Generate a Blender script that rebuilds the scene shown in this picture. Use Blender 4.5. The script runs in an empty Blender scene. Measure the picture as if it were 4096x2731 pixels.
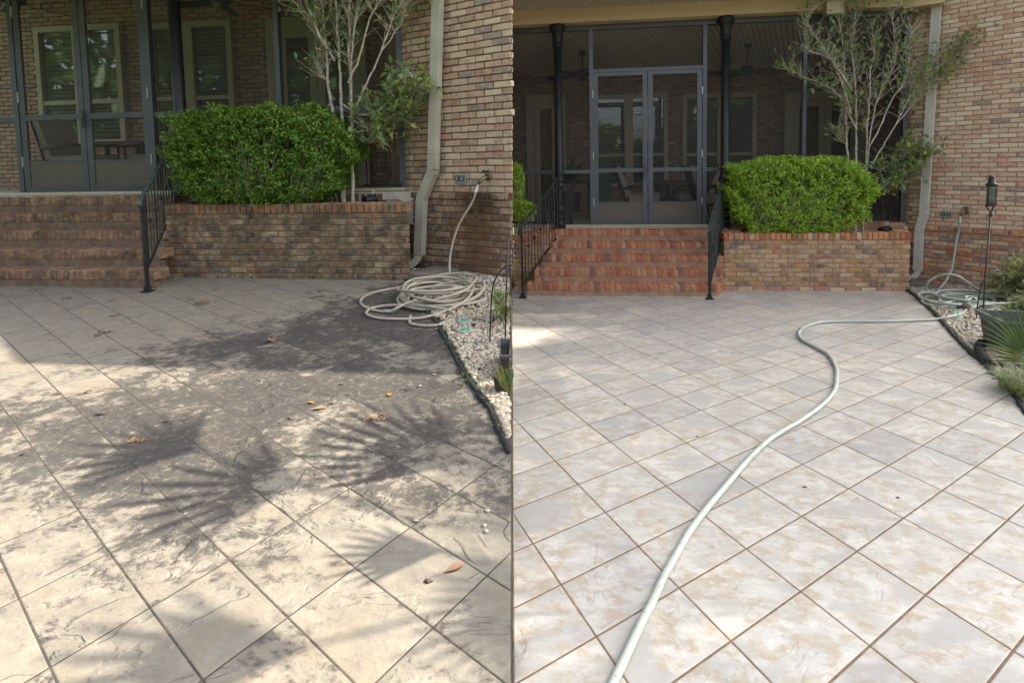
import bpy, bmesh, math, random
import numpy as np
from mathutils import Vector, Matrix

random.seed(11); rng = np.random.default_rng(7)
SC = bpy.context.scene
COL = SC.collection
rad = math.radians

# ------------------------------------------------------------------ camera
PITCH = rad(4.0); ROLL = math.atan(0.019)
cp, sp = math.cos(PITCH), math.sin(PITCH)
fw = Vector((0, cp, -sp)); up0 = Vector((0, sp, cp)); r0 = Vector((1, 0, 0))
cr, sr = math.cos(ROLL), math.sin(ROLL)
rt = cr*r0 - sr*up0; up = sr*r0 + cr*up0
cam_d = bpy.data.cameras.new('camera'); cam = bpy.data.objects.new('camera', cam_d); COL.objects.link(cam)
cam.matrix_world = Matrix(((rt.x, up.x, -fw.x, 0), (rt.y, up.y, -fw.y, 0), (rt.z, up.z, -fw.z, 1.54), (0, 0, 0, 1)))
cam_d.sensor_width = 36.0; cam_d.sensor_fit = 'HORIZONTAL'; cam_d.lens = 20.215
cam_d.shift_y = -0.1344; cam_d.clip_start = 0.05; cam_d.clip_end = 600
SC.camera = cam

# ------------------------------------------------------------------ light
SUN_DIR = Vector((0.702, 0.157, 0.695)).normalized()          # towards the sun
SUN_EL = math.asin(SUN_DIR.z); SUN_AZ = math.atan2(SUN_DIR.x, SUN_DIR.y)
world = bpy.data.worlds.new('World'); SC.world = world; world.use_nodes = True
wn = world.node_tree.nodes; wl = world.node_tree.links; wn.clear()
wo = wn.new('ShaderNodeOutputWorld'); wb = wn.new('ShaderNodeBackground'); ws = wn.new('ShaderNodeTexSky')
ws.sky_type = 'NISHITA'; ws.sun_disc = False; ws.sun_elevation = SUN_EL; ws.sun_rotation = SUN_AZ
ws.dust_density = 4.0; ws.air_density = 1.0; ws.ozone_density = 1.0
wb.inputs['Strength'].default_value = 0.15
hz_ = wn.new('ShaderNodeHueSaturation'); hz_.inputs['Saturation'].default_value = .42          # thin humid haze
wl.new(ws.outputs[0], hz_.inputs['Color']); wl.new(hz_.outputs[0], wb.inputs[0]); wl.new(wb.outputs[0], wo.inputs[0])
sun_d = bpy.data.lights.new('sun', 'SUN'); sun_d.energy = 4.2; sun_d.angle = rad(0.4); sun_d.color = (1.0, 0.9, 0.74)
sun = bpy.data.objects.new('sun', sun_d); COL.objects.link(sun)
sun.rotation_euler = SUN_DIR.to_track_quat('Z', 'Y').to_euler(); sun.location = (20, 6, 22)
SC.view_settings.view_transform = 'Standard'; SC.view_settings.look = 'None'
SC.view_settings.exposure = 1.75; SC.view_settings.gamma = 1.0
try: SC.view_settings.use_curve_mapping = False
except Exception: pass
SC.cycles.transparent_max_bounces = 24

# ------------------------------------------------------------------ frames of the two patios
class Frame:
    """plan frame of one house: u along its front (to the right), t away from the patio"""
    def __init__(s, O, a, b):
        s.O = Vector((O[0], O[1], 0)); s.a = Vector((a[0], a[1], 0)).normalized(); s.b = Vector((b[0], b[1], 0)).normalized()
        s.rz = math.atan2(s.a.y, s.a.x); s.n = Vector((s.a.y, -s.a.x, 0))     # n: towards the patio
    def W(s, u, t, z): return s.O + u*s.a + t*s.b + Vector((0, 0, z))
FA = Frame((-4.023, 6.648), (.9914, -.1307), (-.302, .953))
FB = Frame((3.076, 8.307), (.992, -.125), (.46, .888))
SLOPE = {'A': .0441, 'B': -.0441}
def gz(side, y): return SLOPE[side]*y

def seam_x(y, z): return math.tan(ROLL)*(math.sin(PITCH)*y + math.cos(PITCH)*(z-1.54))   # plan line where the two patios meet
XG = -.0262                                                        # the same on the ground
def uX(F, t, x): return (x - F.O.x - t*F.b.x)/F.a.x
# ------------------------------------------------------------------ materials
def new_mat(name):
    m = bpy.data.materials.new(name); m.use_nodes = True
    nt = m.node_tree; b = nt.nodes['Principled BSDF']
    return m, nt, b
def N(nt, t, **kw):
    n = nt.nodes.new(t)
    for k, v in kw.items():
        if k in n.inputs: n.inputs[k].default_value = v
        else: setattr(n, k, v)
    return n
def ramp(nt, stops, fac=None, interp='LINEAR'):
    n = nt.nodes.new('ShaderNodeValToRGB'); cr_ = n.color_ramp; cr_.interpolation = interp
    while len(cr_.elements) > 1: cr_.elements.remove(cr_.elements[-1])
    cr_.elements[0].position = stops[0][0]; cr_.elements[0].color = (*stops[0][1], 1) if len(stops[0][1]) == 3 else stops[0][1]
    for p, c in stops[1:]:
        e = cr_.elements.new(p); e.color = (*c, 1) if len(c) == 3 else c
    if fac is not None: nt.links.new(fac, n.inputs[0])
    return n
def g(v): return (v, v, v)
def noise(nt, vec, scale, detail=5, rough=.55, dist=0.0):
    n = N(nt, 'ShaderNodeTexNoise'); n.inputs['Scale'].default_value = scale; n.inputs['Detail'].default_value = detail
    n.inputs['Roughness'].default_value = rough; n.inputs['Distortion'].default_value = dist
    if vec is not None: nt.links.new(vec, n.inputs['Vector'])
    return n.outputs['Fac']
def mix(nt, fac, a, b, mode='MIX'):
    n = nt.nodes.new('ShaderNodeMix'); n.data_type = 'RGBA'; n.blend_type = mode
    for s, v in ((0, fac), (6, a), (7, b)):
        if hasattr(v, 'links'): nt.links.new(v, n.inputs[s])
        elif s == 0: n.inputs[0].default_value = v
        else: n.inputs[s].default_value = (*v, 1) if len(v) == 3 else v
    return n.outputs[2]
def mth(nt, op, a, b=None, clamp=False):
    n = nt.nodes.new('ShaderNodeMath'); n.operation = op; n.use_clamp = clamp
    for i, v in enumerate((a, b)):
        if v is None: continue
        if hasattr(v, 'links'): nt.links.new(v, n.inputs[i])
        else: n.inputs[i].default_value = v
    return n.outputs[0]
def bump(nt, b, h, strength, dist=.01):
    n = nt.nodes.new('ShaderNodeBump'); n.inputs['Strength'].default_value = strength; n.inputs['Distance'].default_value = dist
    nt.links.new(h, n.inputs['Height']); nt.links.new(n.outputs[0], b.inputs['Normal'])
def wpos(nt): return nt.nodes.new('ShaderNodeNewGeometry').outputs['Position']
def rnd(nt):
    o = nt.nodes.new('ShaderNodeObjectInfo').outputs['Random']; i = nt.nodes.new('ShaderNodeNewGeometry').outputs['Random Per Island']
    return mth(nt, 'FRACT', mth(nt, 'ADD', o, mth(nt, 'MULTIPLY', i, 3.77)))
def offset_vec(nt, vec, r, k=40.0):
    n = nt.nodes.new('ShaderNodeVectorMath'); n.operation = 'ADD'; nt.links.new(vec, n.inputs[0])
    c = nt.nodes.new('ShaderNodeCombineXYZ')
    nt.links.new(mth(nt, 'MULTIPLY', r, k), c.inputs[0]); nt.links.new(mth(nt, 'MULTIPLY', r, k*1.7), c.inputs[1]); nt.links.new(mth(nt, 'MULTIPLY', r, k*.6), c.inputs[2])
    nt.links.new(c.outputs[0], n.inputs[1]); return n.outputs[0]

def simple(name, col, rough=.6, var=.18, scale=8, metal=0.0, bmp=.15, spec=.5):
    m, nt, b = new_mat(name); p = wpos(nt)
    f = noise(nt, p, scale, 6, .6)
    dark = tuple(c*(1-var) for c in col); lite = tuple(min(1, c*(1+var)) for c in col)
    r = ramp(nt, [(.3, dark), (.7, lite)], f)
    nt.links.new(r.outputs[0], b.inputs['Base Color']); b.inputs['Roughness'].default_value = rough; b.inputs['Metallic'].default_value = metal
    b.inputs['Specular IOR Level'].default_value = spec
    if bmp: bump(nt, b, noise(nt, p, scale*9, 4), bmp, .004)
    return m

def brick_mat(name, palette, wash=.35, grime=0.0, grime_col=(.035, .03, .025), dk=1.0, drip=False):
    m, nt, b = new_mat(name); p = wpos(nt); r = rnd(nt)
    pal = ramp(nt, [(i/len(palette), c) for i, c in enumerate(palette)], r, 'CONSTANT')
    v = offset_vec(nt, p, r, 13.0)
    f1 = noise(nt, v, 16, 6, .65); f2 = noise(nt, v, 55, 5, .7); f3 = noise(nt, v, 7, 3)
    c = mix(nt, ramp(nt, [(.46, g(0)), (.72, g(wash*1.6))], f1).outputs[0], pal.outputs[0], (.56, .47, .36) if dk == 1 else (.74, .62, .49))
    c = mix(nt, ramp(nt, [(.30, g(.45*dk)), (.46, g(0))], f3).outputs[0], c, (.19, .11, .075))
    c = mix(nt, ramp(nt, [(.28, g(.5*dk)), (.42, g(0))], f2).outputs[0], c, (.13, .08, .06))
    if grime > 0:
        gr = ramp(nt, [(.60-.28*grime, g(0)), (.78-.2*grime, g(.85))], noise(nt, p, 5.5, 7, .72, .6)).outputs[0]
        c = mix(nt, gr, c, grime_col)
        c = mix(nt, ramp(nt, [(.5, g(0)), (.75, g(.5*grime))], noise(nt, p, 1.7, 4)).outputs[0], c, (.10, .085, .03))
    if drip:
        sx = nt.nodes.new('ShaderNodeSeparateXYZ'); nt.links.new(p, sx.inputs[0])
        gx = mth(nt, 'POWER', 2.718, mth(nt, 'MULTIPLY', mth(nt, 'POWER', mth(nt, 'MULTIPLY', mth(nt, 'ABSOLUTE', mth(nt, 'ADD', sx.outputs[0], .40)), 4.2), 2.0), -1.0))
        wet = mth(nt, 'ADD', mth(nt, 'MULTIPLY', gx, .75), mth(nt, 'MULTIPLY', noise(nt, p, 6, 6, .7), .55))
        c = mix(nt, ramp(nt, [(.50, g(0)), (.85, g(.8))], wet).outputs[0], c, (.15, .075, .035))
        top = mth(nt, 'MULTIPLY', gx, ramp(nt, [(.42, g(0)), (.58, g(1))], noise(nt, p, 14, 6, .75)).outputs[0])
        zt = ramp(nt, [(.84, g(0)), (.98, g(.9))], sx.outputs[2]).outputs[0]
        c = mix(nt, mth(nt, 'MULTIPLY', top, zt), c, (.03, .025, .02))
    nt.links.new(c, b.inputs['Base Color']); b.inputs['Roughness'].default_value = .88; b.inputs['Specular IOR Level'].default_value = .25
    bump(nt, b, mth(nt, 'ADD', f2, mth(nt, 'MULTIPLY', f1, 2.0)), .55, .006)
    return m

CREAM, TAN, PINK, RUST, ORG, BRN, GREY = (.50, .395, .28), (.41, .29, .19), (.42, .255, .175), (.29, .105, .058), (.40, .175, .08), (.26, .15, .095), (.19, .145, .125)
M = {}  # foot, planter, cap and step palettes: left darkened, right lightened to imitate light
M['brick_wall_a'] = brick_mat('brick wall sun toned left', [(0.500, 0.340, 0.235), (0.600, 0.475, 0.340), (0.500, 0.370, 0.255), (0.540, 0.370, 0.265), (0.450, 0.310, 0.220), (0.580, 0.440, 0.310), (0.400, 0.260, 0.180), (0.480, 0.285, 0.195), (0.520, 0.385, 0.270), (0.310, 0.245, 0.205)], .4, .12)  # palette lightened and warmed to imitate sunlight on the wall
M['brick_wall_b'] = brick_mat('brick wall sun toned right', [(0.610, 0.390, 0.281), (0.708, 0.561, 0.415), (0.610, 0.403, 0.293), (0.586, 0.354, 0.256), (0.708, 0.561, 0.415), (0.610, 0.451, 0.317), (0.683, 0.525, 0.378), (0.561, 0.305, 0.207), (0.610, 0.451, 0.317), (0.329, 0.256, 0.226), (0.732, 0.586, 0.439), (0.586, 0.427, 0.305)], .5, 0, dk=.35)  # palette and wash lightened further, imitating sunlit brick
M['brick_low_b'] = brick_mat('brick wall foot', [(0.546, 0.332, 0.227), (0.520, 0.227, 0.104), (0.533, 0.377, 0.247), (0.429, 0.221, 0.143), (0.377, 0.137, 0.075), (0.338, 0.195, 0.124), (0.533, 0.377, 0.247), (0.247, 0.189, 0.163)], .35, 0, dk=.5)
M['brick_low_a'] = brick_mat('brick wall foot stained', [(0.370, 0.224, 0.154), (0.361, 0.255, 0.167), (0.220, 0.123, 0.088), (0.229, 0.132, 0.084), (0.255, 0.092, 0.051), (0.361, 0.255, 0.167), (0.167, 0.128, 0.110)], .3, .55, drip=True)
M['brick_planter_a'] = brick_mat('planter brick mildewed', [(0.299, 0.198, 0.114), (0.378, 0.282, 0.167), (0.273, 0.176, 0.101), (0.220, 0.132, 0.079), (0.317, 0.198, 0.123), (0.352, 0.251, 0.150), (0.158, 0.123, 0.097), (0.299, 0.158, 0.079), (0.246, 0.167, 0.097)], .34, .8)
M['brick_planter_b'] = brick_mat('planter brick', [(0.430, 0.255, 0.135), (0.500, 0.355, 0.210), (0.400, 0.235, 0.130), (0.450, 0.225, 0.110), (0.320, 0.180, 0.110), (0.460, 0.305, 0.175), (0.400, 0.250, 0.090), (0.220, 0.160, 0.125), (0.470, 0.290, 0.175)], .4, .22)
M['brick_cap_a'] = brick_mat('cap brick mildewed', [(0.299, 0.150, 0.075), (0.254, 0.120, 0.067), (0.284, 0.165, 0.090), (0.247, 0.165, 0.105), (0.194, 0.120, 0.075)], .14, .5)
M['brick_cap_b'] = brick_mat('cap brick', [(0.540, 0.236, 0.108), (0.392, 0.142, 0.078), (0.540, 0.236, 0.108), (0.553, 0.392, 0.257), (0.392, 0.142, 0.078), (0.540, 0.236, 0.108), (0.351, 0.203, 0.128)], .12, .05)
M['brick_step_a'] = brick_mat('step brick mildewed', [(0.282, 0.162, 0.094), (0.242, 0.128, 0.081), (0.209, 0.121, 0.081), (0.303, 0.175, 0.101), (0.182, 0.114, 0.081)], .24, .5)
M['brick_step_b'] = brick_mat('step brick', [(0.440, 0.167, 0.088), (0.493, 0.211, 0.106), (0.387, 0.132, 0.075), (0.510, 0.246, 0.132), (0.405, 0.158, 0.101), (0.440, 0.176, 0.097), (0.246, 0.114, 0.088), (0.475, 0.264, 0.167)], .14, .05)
M['brick_base_b'] = brick_mat('base course tile', [(0.450, 0.200, 0.138), (0.562, 0.375, 0.225), (0.450, 0.200, 0.138), (0.575, 0.413, 0.250)], .2, 0)
M['brick_porch'] = brick_mat('porch brick', [(.50, .34, .22), (.42, .27, .18), (.50, .30, .18), (.50, .36, .24), (.44, .29, .19), (.44, .25, .16), (.34, .25, .2)], .25, .05)
M['mortar_a'] = simple('mortar dark', (.17, .115, .08), .95, .35, 9, bmp=.4)
M['mortar_b'] = simple('mortar tan', (.36, .225, .15), .95, .25, 9, bmp=.4)

STAINS = [(-2.0, 3.0, 2.2, 1.3, .20), (-1.15, 5.0, .85, .8, .85), (-1.7, 4.3, 1.0, .45, .62), (-1.15, 3.45, 1.0, .5, .72), (-1.75, 2.85, .8, .45, .55), (-2.65, 3.2, .55, .5, .42), (-.9, 6.0, .6, .5, .7), (-1.4, 2.35, .7, .35, .40), (-.5, 2.6, .4, .45, .42)]
def tile_mat(name, stained):
    m, nt, b = new_mat(name); oi = nt.nodes.new('ShaderNodeObjectInfo'); r = oi.outputs['Random']; p = wpos(nt)
    v = offset_vec(nt, p, r, 37.0)
    st = nt.nodes.new('ShaderNodeMapping'); st.inputs['Rotation'].default_value = (0, 0, rad(20)); st.inputs['Scale'].default_value = (1.0, 1.35, 1.0); nt.links.new(v, st.inputs[0]); v = st.outputs[0]
    f1 = noise(nt, v, 7.5, 9, .66, .15); f2 = noise(nt, v, 13, 10, .70, .2); f3 = noise(nt, v, 2.3, 5, .56, .6); f4 = noise(nt, v, 60, 4, .7)
    if stained:
        c = mix(nt, ramp(nt, [(.40, g(0)), (.62, g(1))], f1).outputs[0], (0.171, 0.156, 0.128), (0.224, 0.204, 0.168))
        c = mix(nt, ramp(nt, [(.52, g(0)), (.66, g(.55))], f3).outputs[0], c, (0.220, 0.176, 0.120))
        c = mix(nt, ramp(nt, [(.47, g(0)), (.62, g(.62))], f2).outputs[0], c, (0.169, 0.147, 0.130))
        # mildew patches: where the grime has settled on the patio
        dens = None
        for cx, cy, sx, sy, am in STAINS:
            mp = nt.nodes.new('ShaderNodeMapping'); mp.inputs['Location'].default_value = (-cx/sx, -cy/sy, 0); mp.inputs['Scale'].default_value = (1/sx, 1/sy, 0); nt.links.new(p, mp.inputs[0])
            ln = nt.nodes.new('ShaderNodeVectorMath'); ln.operation = 'DOT_PRODUCT'; nt.links.new(mp.outputs[0], ln.inputs[0]); nt.links.new(mp.outputs[0], ln.inputs[1])
            t_ = mth(nt, 'MULTIPLY', mth(nt, 'POWER', 2.718, mth(nt, 'MULTIPLY', ln.outputs['Value'], -1.0)), am); dens = t_ if dens is None else mth(nt, 'ADD', dens, t_)
        dens = mth(nt, 'ADD', mth(nt, 'MINIMUM', dens, .80), mth(nt, 'MULTIPLY', mth(nt, 'SUBTRACT', r, .5), .36))
        fs = mth(nt, 'ADD', mth(nt, 'MULTIPLY', noise(nt, p, 4.2, 11, .72, .2), 1.15), mth(nt, 'MULTIPLY', noise(nt, v, 13, 10, .76, .2), 1.15))
        e = mth(nt, 'ADD', mth(nt, 'SUBTRACT', fs, 1.15), mth(nt, 'MULTIPLY', mth(nt, 'SUBTRACT', dens, .47), .46))
        fine = noise(nt, p, 48, 7, .8)
        e2 = mth(nt, 'ADD', e, mth(nt, 'MULTIPLY', mth(nt, 'SUBTRACT', fine, .5), .30))
        k = ramp(nt, [(.485, g(0)), (.525, g(.55)), (.60, g(.82)), (.72, g(.93))], mth(nt, 'ADD', e2, .5)).outputs[0]
        k = mth(nt, 'MULTIPLY', k, ramp(nt, [(.56, g(1)), (.64, g(.15))], noise(nt, p, 24, 7, .75)).outputs[0])
        k2 = ramp(nt, [(.38, g(0)), (.5, g(.45))], mth(nt, 'ADD', e2, .5)).outputs[0]
        c = mix(nt, k2, c, (.105, .088, .077))
        c = mix(nt, k, c, ramp(nt, [(.35, (.018, .0175, .0175)), (.65, (.066, .061, .057))], mth(nt, 'ADD', mth(nt, 'MULTIPLY', fine, .5), mth(nt, 'MULTIPLY', f2, .5))).outputs[0])
        led = ramp(nt, [(.478, g(0)), (.488, g(.3)), (.498, g(0))], f3).outputs[0]          # thin dark ledge lines: relief shading put into the colour
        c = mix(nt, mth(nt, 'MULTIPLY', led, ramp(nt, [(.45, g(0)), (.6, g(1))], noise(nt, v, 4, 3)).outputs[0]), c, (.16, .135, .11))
        rough = ramp(nt, [(.3, g(.62)), (.7, g(.8))], f1).outputs[0]
    else:
        c = mix(nt, ramp(nt, [(.40, g(0)), (.60, g(1))], f1).outputs[0], (0.414, 0.399, 0.370), (0.518, 0.498, 0.462))
        c = mix(nt, ramp(nt, [(.46, g(0)), (.60, g(.75))], f2).outputs[0], c, (0.375, 0.298, 0.209))
        c = mix(nt, ramp(nt, [(.52, g(0)), (.60, g(.75))], f3).outputs[0], c, (0.368, 0.358, 0.342))
        c = mix(nt, ramp(nt, [(.60, g(0)), (.66, g(.5))], noise(nt, v, 12, 8, .65, .6)).outputs[0], c, (0.549, 0.535, 0.506))
        c = mix(nt, 1.0, c, ramp(nt, [(0, (.86, .87, .90)), (.5, (1, .985, .96)), (1, (1, 1, 1))], mth(nt, 'FRACT', mth(nt, 'MULTIPLY', r, 7.3))).outputs[0], 'MULTIPLY')      # fired in batches of slightly different tone
        rough = ramp(nt, [(.3, g(.38)), (.7, g(.6))], f1).outputs[0]
    # rust rings left by pots and furniture feet
    vo = nt.nodes.new('ShaderNodeTexVoronoi'); vo.feature = 'F1'; vo.inputs['Scale'].default_value = 2.1; nt.links.new(p, vo.inputs['Vector'])
    d = vo.outputs['Distance']
    ring = ramp(nt, [(.050, g(0)), (.058, g(1)), (.066, g(1)), (.075, g(0))], d).outputs[0]
    sel = ramp(nt, [(.52, g(0)), (.56, g(.75))], noise(nt, p, 2.3, 2)).outputs[0]
    part = ramp(nt, [(.48, g(0)), (.6, g(1))], noise(nt, p, 17, 3)).outputs[0]
    c = mix(nt, mth(nt, 'MULTIPLY', mth(nt, 'MULTIPLY', ring, sel), part), c, (.44, .22, .06))
    nt.links.new(c, b.inputs['Base Color']); nt.links.new(rough, b.inputs['Roughness'])
    b.inputs['Specular IOR Level'].default_value = .35
    # slate-like relief
    h = mth(nt, 'ADD', mth(nt, 'MULTIPLY', ramp(nt, [(.47, g(0)), (.495, g(1))], f3).outputs[0], .65), mth(nt, 'ADD', f2, mth(nt, 'MULTIPLY', f4, .12)))
    bump(nt, b, h, 1.0 if stained else .4, .009 if stained else .007)
    return m
M['tile_a'] = tile_mat('slate tile with mildew', True)  # mildew, and a base tone darkened to dim the left half
M['tile_b'] = tile_mat('slate tile washed', False)
M['grout_a'] = simple('grout dark', (.05, .042, .034), .95, .5, 25, bmp=.6)
M['grout_b'] = simple('grout tan', (.17, .112, .072), .95, .35, 25, bmp=.4)
M['bronze'] = simple('bronze aluminium', (.10, .105, .122), .42, .12, 4, metal=.35, bmp=.03)
M['kick'] = simple('kick panel aluminium', (.12, .105, .09), .5, .1, 3, metal=.3, bmp=.03)
M['iron'] = simple('black wrought iron', (.012, .013, .015), .5, .3, 14, bmp=.2)
M['rail'] = simple('weathered iron rail', (.038, .045, .042), .5, .55, 22, bmp=.3)
M['beam'] = simple('tan painted fascia', (.60, .46, .27), .6, .05, 3, bmp=.03)
M['soffit'] = simple('cream beadboard', (.52, .45, .35), .65, .06, 4, bmp=.03)
M['ceil'] = simple('grey beadboard ceiling', (.72, .67, .58), .65, .06, 4, bmp=.03)
M['trim'] = simple('tan window trim', (.48, .42, .29), .6, .06, 4, bmp=.03)
M['downspout'] = simple('cream downspout paint', (.43, .40, .32), .55, .22, 3, bmp=.06)
M['downspout_b'] = simple('white downspout paint', (.58, .56, .50), .5, .16, 3, bmp=.06)
M['shade_fill'] = simple('dark hollow', (.01, .01, .01), .9, .1)
def hose_mat(name, a, dirt):
    m, nt, b = new_mat(name); p = wpos(nt)
    c = mix(nt, ramp(nt, [(.5, g(0)), (.68, g(.55))], noise(nt, p, 7, 6, .7)).outputs[0], a, dirt)
    c = mix(nt, ramp(nt, [(.64, g(0)), (.70, g(.7))], noise(nt, p, 31, 4, .6)).outputs[0], c, tuple(q*.45 for q in dirt))
    nt.links.new(c, b.inputs['Base Color']); b.inputs['Roughness'].default_value = .5; bump(nt, b, noise(nt, p, 90, 3), .12, .003); return m
M['hose_a'] = hose_mat('beige hose scuffed', (.36, .32, .255), (.2, .165, .12)); M['hose_b'] = hose_mat('pale green hose scuffed', (.39, .425, .38), (.24, .245, .19))
M['brass'] = simple('tarnished brass', (.20, .16, .09), .4, .3, 30, metal=.8)
M['steel'] = simple('galvanised plate', (.42, .42, .41), .4, .1, 20, metal=.6)
M['soil'] = simple('dark soil', (.055, .04, .03), .95, .5, 12, bmp=.8)
M['edging'] = simple('black rubber edging', (.022, .023, .024), .8, .4, 30, bmp=.7)
M['concrete'] = simple('mossy concrete', (.16, .14, .11), .9, .35, 9, bmp=.4)
M['lid'] = simple('green valve lid', (.10, .30, .20), .5, .15, 20, bmp=.1)
M['lidrim'] = simple('grey valve rim', (.34, .38, .33), .6, .15, 20, bmp=.1)
M['pot'] = simple('dark plastic planter', (.04, .034, .032), .5, .15, 8, bmp=.08)
M['potrim'] = simple('grey plastic planter', (.07, .08, .09), .45, .12, 8, bmp=.08)
M['cushion'] = simple('beige seat cushion', (.40, .34, .26), .9, .1, 30, bmp=.2)
M['stripe'] = simple('dark chair frame', (.03, .026, .025), .5, .2, 12)
M['tabletop'] = simple('brown table top', (.17, .085, .055), .5, .3, 18)
M['green_fab'] = simple('dark green panel', (.035, .10, .05), .8, .1, 10)
M['white'] = simple('white plastic', (.62, .60, .54), .5, .05, 5)
M['speaker'] = simple('tan speaker box', (.42, .37, .26), .5, .05, 5)
M['grass_m'] = simple('lawn', (.06, .10, .03), .9, .4, 3)
M['slab_brown'] = simple('brown shade slab', (.11, .09, .08), .9, .3, 6)
M['floorp'] = simple('porch floor', (.55, .49, .41), .7, .15, 4)
M['rust_rock'] = simple('rust red rock', (.28, .11, .06), .9, .4, 16, bmp=.6)
M['dark_rock'] = simple('brown rock', (.10, .06, .05), .8, .5, 14, bmp=.6)
M['white_rock'] = simple('pale quartz rock', (.27, .255, .23), .6, .4, 14, bmp=.4)
M['bulb'] = simple('frosted diffuser', (.75, .74, .7), .4, .03, 5)
M['lglass'] = simple('lantern smoked glass', (.13, .14, .11), .15, .3, 14)

def screen_mat():
    m, nt, b = new_mat('insect screen mesh'); nt.nodes.remove(b)
    out = nt.nodes['Material Output']; t = nt.nodes.new('ShaderNodeBsdfTransparent'); d = nt.nodes.new('ShaderNodeBsdfDiffuse'); mx = nt.nodes.new('ShaderNodeMixShader')
    p = wpos(nt); c = ramp(nt, [(.3, (.075, .073, .075)), (.7, (.09, .088, .088))], noise(nt, p, 3, 3))
    nt.links.new(c.outputs[0], d.inputs[0]); t.inputs[0].default_value = (1, 1, 1, 1)
    mx.inputs[0].default_value = .19
    nt.links.new(t.outputs[0], mx.inputs[1]); nt.links.new(d.outputs[0], mx.inputs[2]); nt.links.new(mx.outputs[0], out.inputs[0])
    return m
M['screen'] = screen_mat()
def glass_mat():
    m, nt, b = new_mat('window glass'); nt.nodes.remove(b)
    out = nt.nodes['Material Output']; t = nt.nodes.new('ShaderNodeBsdfTransparent'); d = nt.nodes.new('ShaderNodeBsdfGlossy'); mx = nt.nodes.new('ShaderNodeMixShader')
    d.inputs['Roughness'].default_value = .02; d.inputs[0].default_value = (.9, .95, 1, 1); t.inputs[0].default_value = (.85, .9, .88, 1)
    nn = nt.nodes.new('ShaderNodeBump'); nn.inputs['Strength'].default_value = .02; nn.inputs['Distance'].default_value = .05
    pass
    mx.inputs[0].default_value = .09
    nt.links.new(t.outputs[0], mx.inputs[1]); nt.links.new(d.outputs[0], mx.inputs[2]); nt.links.new(mx.outputs[0], out.inputs[0])
    return m
M['glass'] = glass_mat()

def leaf_mat(name, cols, trans=.35, rough=.45):
    m, nt, b = new_mat(name); r = rnd(nt)
    c = ramp(nt, [(i/max(1, len(cols)-1), q) for i, q in enumerate(cols)], r)
    nt.links.new(c.outputs[0], b.inputs['Base Color']); b.inputs['Roughness'].default_value = rough
    out = nt.nodes['Material Output']; tr = nt.nodes.new('ShaderNodeBsdfTranslucent'); mx = nt.nodes.new('ShaderNodeMixShader'); mx.inputs[0].default_value = trans
    br = mix(nt, .35, c.outputs[0], (.30, .34, .04)); nt.links.new(br, tr.inputs[0])
    nt.links.new(b.outputs[0], mx.inputs[1]); nt.links.new(tr.outputs[0], mx.inputs[2]); nt.links.new(mx.outputs[0], out.inputs[0])
    return m
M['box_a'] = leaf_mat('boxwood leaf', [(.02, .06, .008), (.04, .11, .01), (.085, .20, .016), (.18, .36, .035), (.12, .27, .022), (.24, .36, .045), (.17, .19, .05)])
M['box_b'] = leaf_mat('boxwood leaf lightened', [(.07, .16, .015), (.22, .42, .03), (.44, .68, .06), (.30, .55, .04), (.54, .68, .09), (.36, .58, .05), (.30, .32, .08)])  # brighter copy of the leaf above, light put into its green
M['leaf'] = leaf_mat('camellia leaf', [(.17, .25, .13), (.23, .32, .14), (.27, .38, .15), (.18, .27, .14), (.36, .43, .11), (.46, .45, .09)], .38)
M['palm'] = leaf_mat('palm blade', [(.045, .085, .03), (.06, .115, .04), (.075, .135, .045)], .25)
M['palm_y'] = leaf_mat('yellowed palm blade', [(.22, .21, .05), (.12, .17, .04), (.30, .22, .08)], .25)
M['needle'] = leaf_mat('rosemary needle', [(.17, .23, .08), (.24, .30, .11), (.30, .35, .14), (.19, .24, .09)], .25)
M['strap'] = leaf_mat('strap grass', [(.08, .15, .03), (.13, .21, .05), (.10, .18, .04), (.27, .21, .11), (.14, .17, .05)], .25)
M['tree'] = leaf_mat('tree leaf', [(.03, .06, .015), (.05, .10, .02), (.07, .13, .03)], .3)
M['weed'] = leaf_mat('weed leaf', [(.09, .16, .03), (.14, .2, .04)], .3)
M['dry'] = leaf_mat('dry leaf', [(.20, .11, .07), (.26, .16, .10)], .1, .7)
M['yellow'] = leaf_mat('yellow leaf', [(.36, .17, .02), (.33, .16, .03)], .2)
M['debris'] = leaf_mat('dark leaf scrap', [(.05, .04, .035), (.08, .06, .05)], .05, .8)
def bark_mat(name, a, bb, c3):
    m, nt, b = new_mat(name); p = wpos(nt)
    c = mix(nt, ramp(nt, [(.42, g(0)), (.58, g(1))], noise(nt, p, 22, 6, .65)).outputs[0], a, bb)
    c = mix(nt, ramp(nt, [(.58, g(0)), (.66, g(.8))], noise(nt, p, 45, 4, .6)).outputs[0], c, c3)
    nt.links.new(c, b.inputs['Base Color']); b.inputs['Roughness'].default_value = .85
    bump(nt, b, noise(nt, p, 60, 4), .4, .004)
    return m
M['bark'] = bark_mat('lichen bark', (.33, .26, .19), (.52, .47, .40), (.68, .67, .62))
M['bark_d'] = bark_mat('brown bark', (.10, .07, .05), (.16, .12, .09), (.2, .17, .14))
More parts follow.
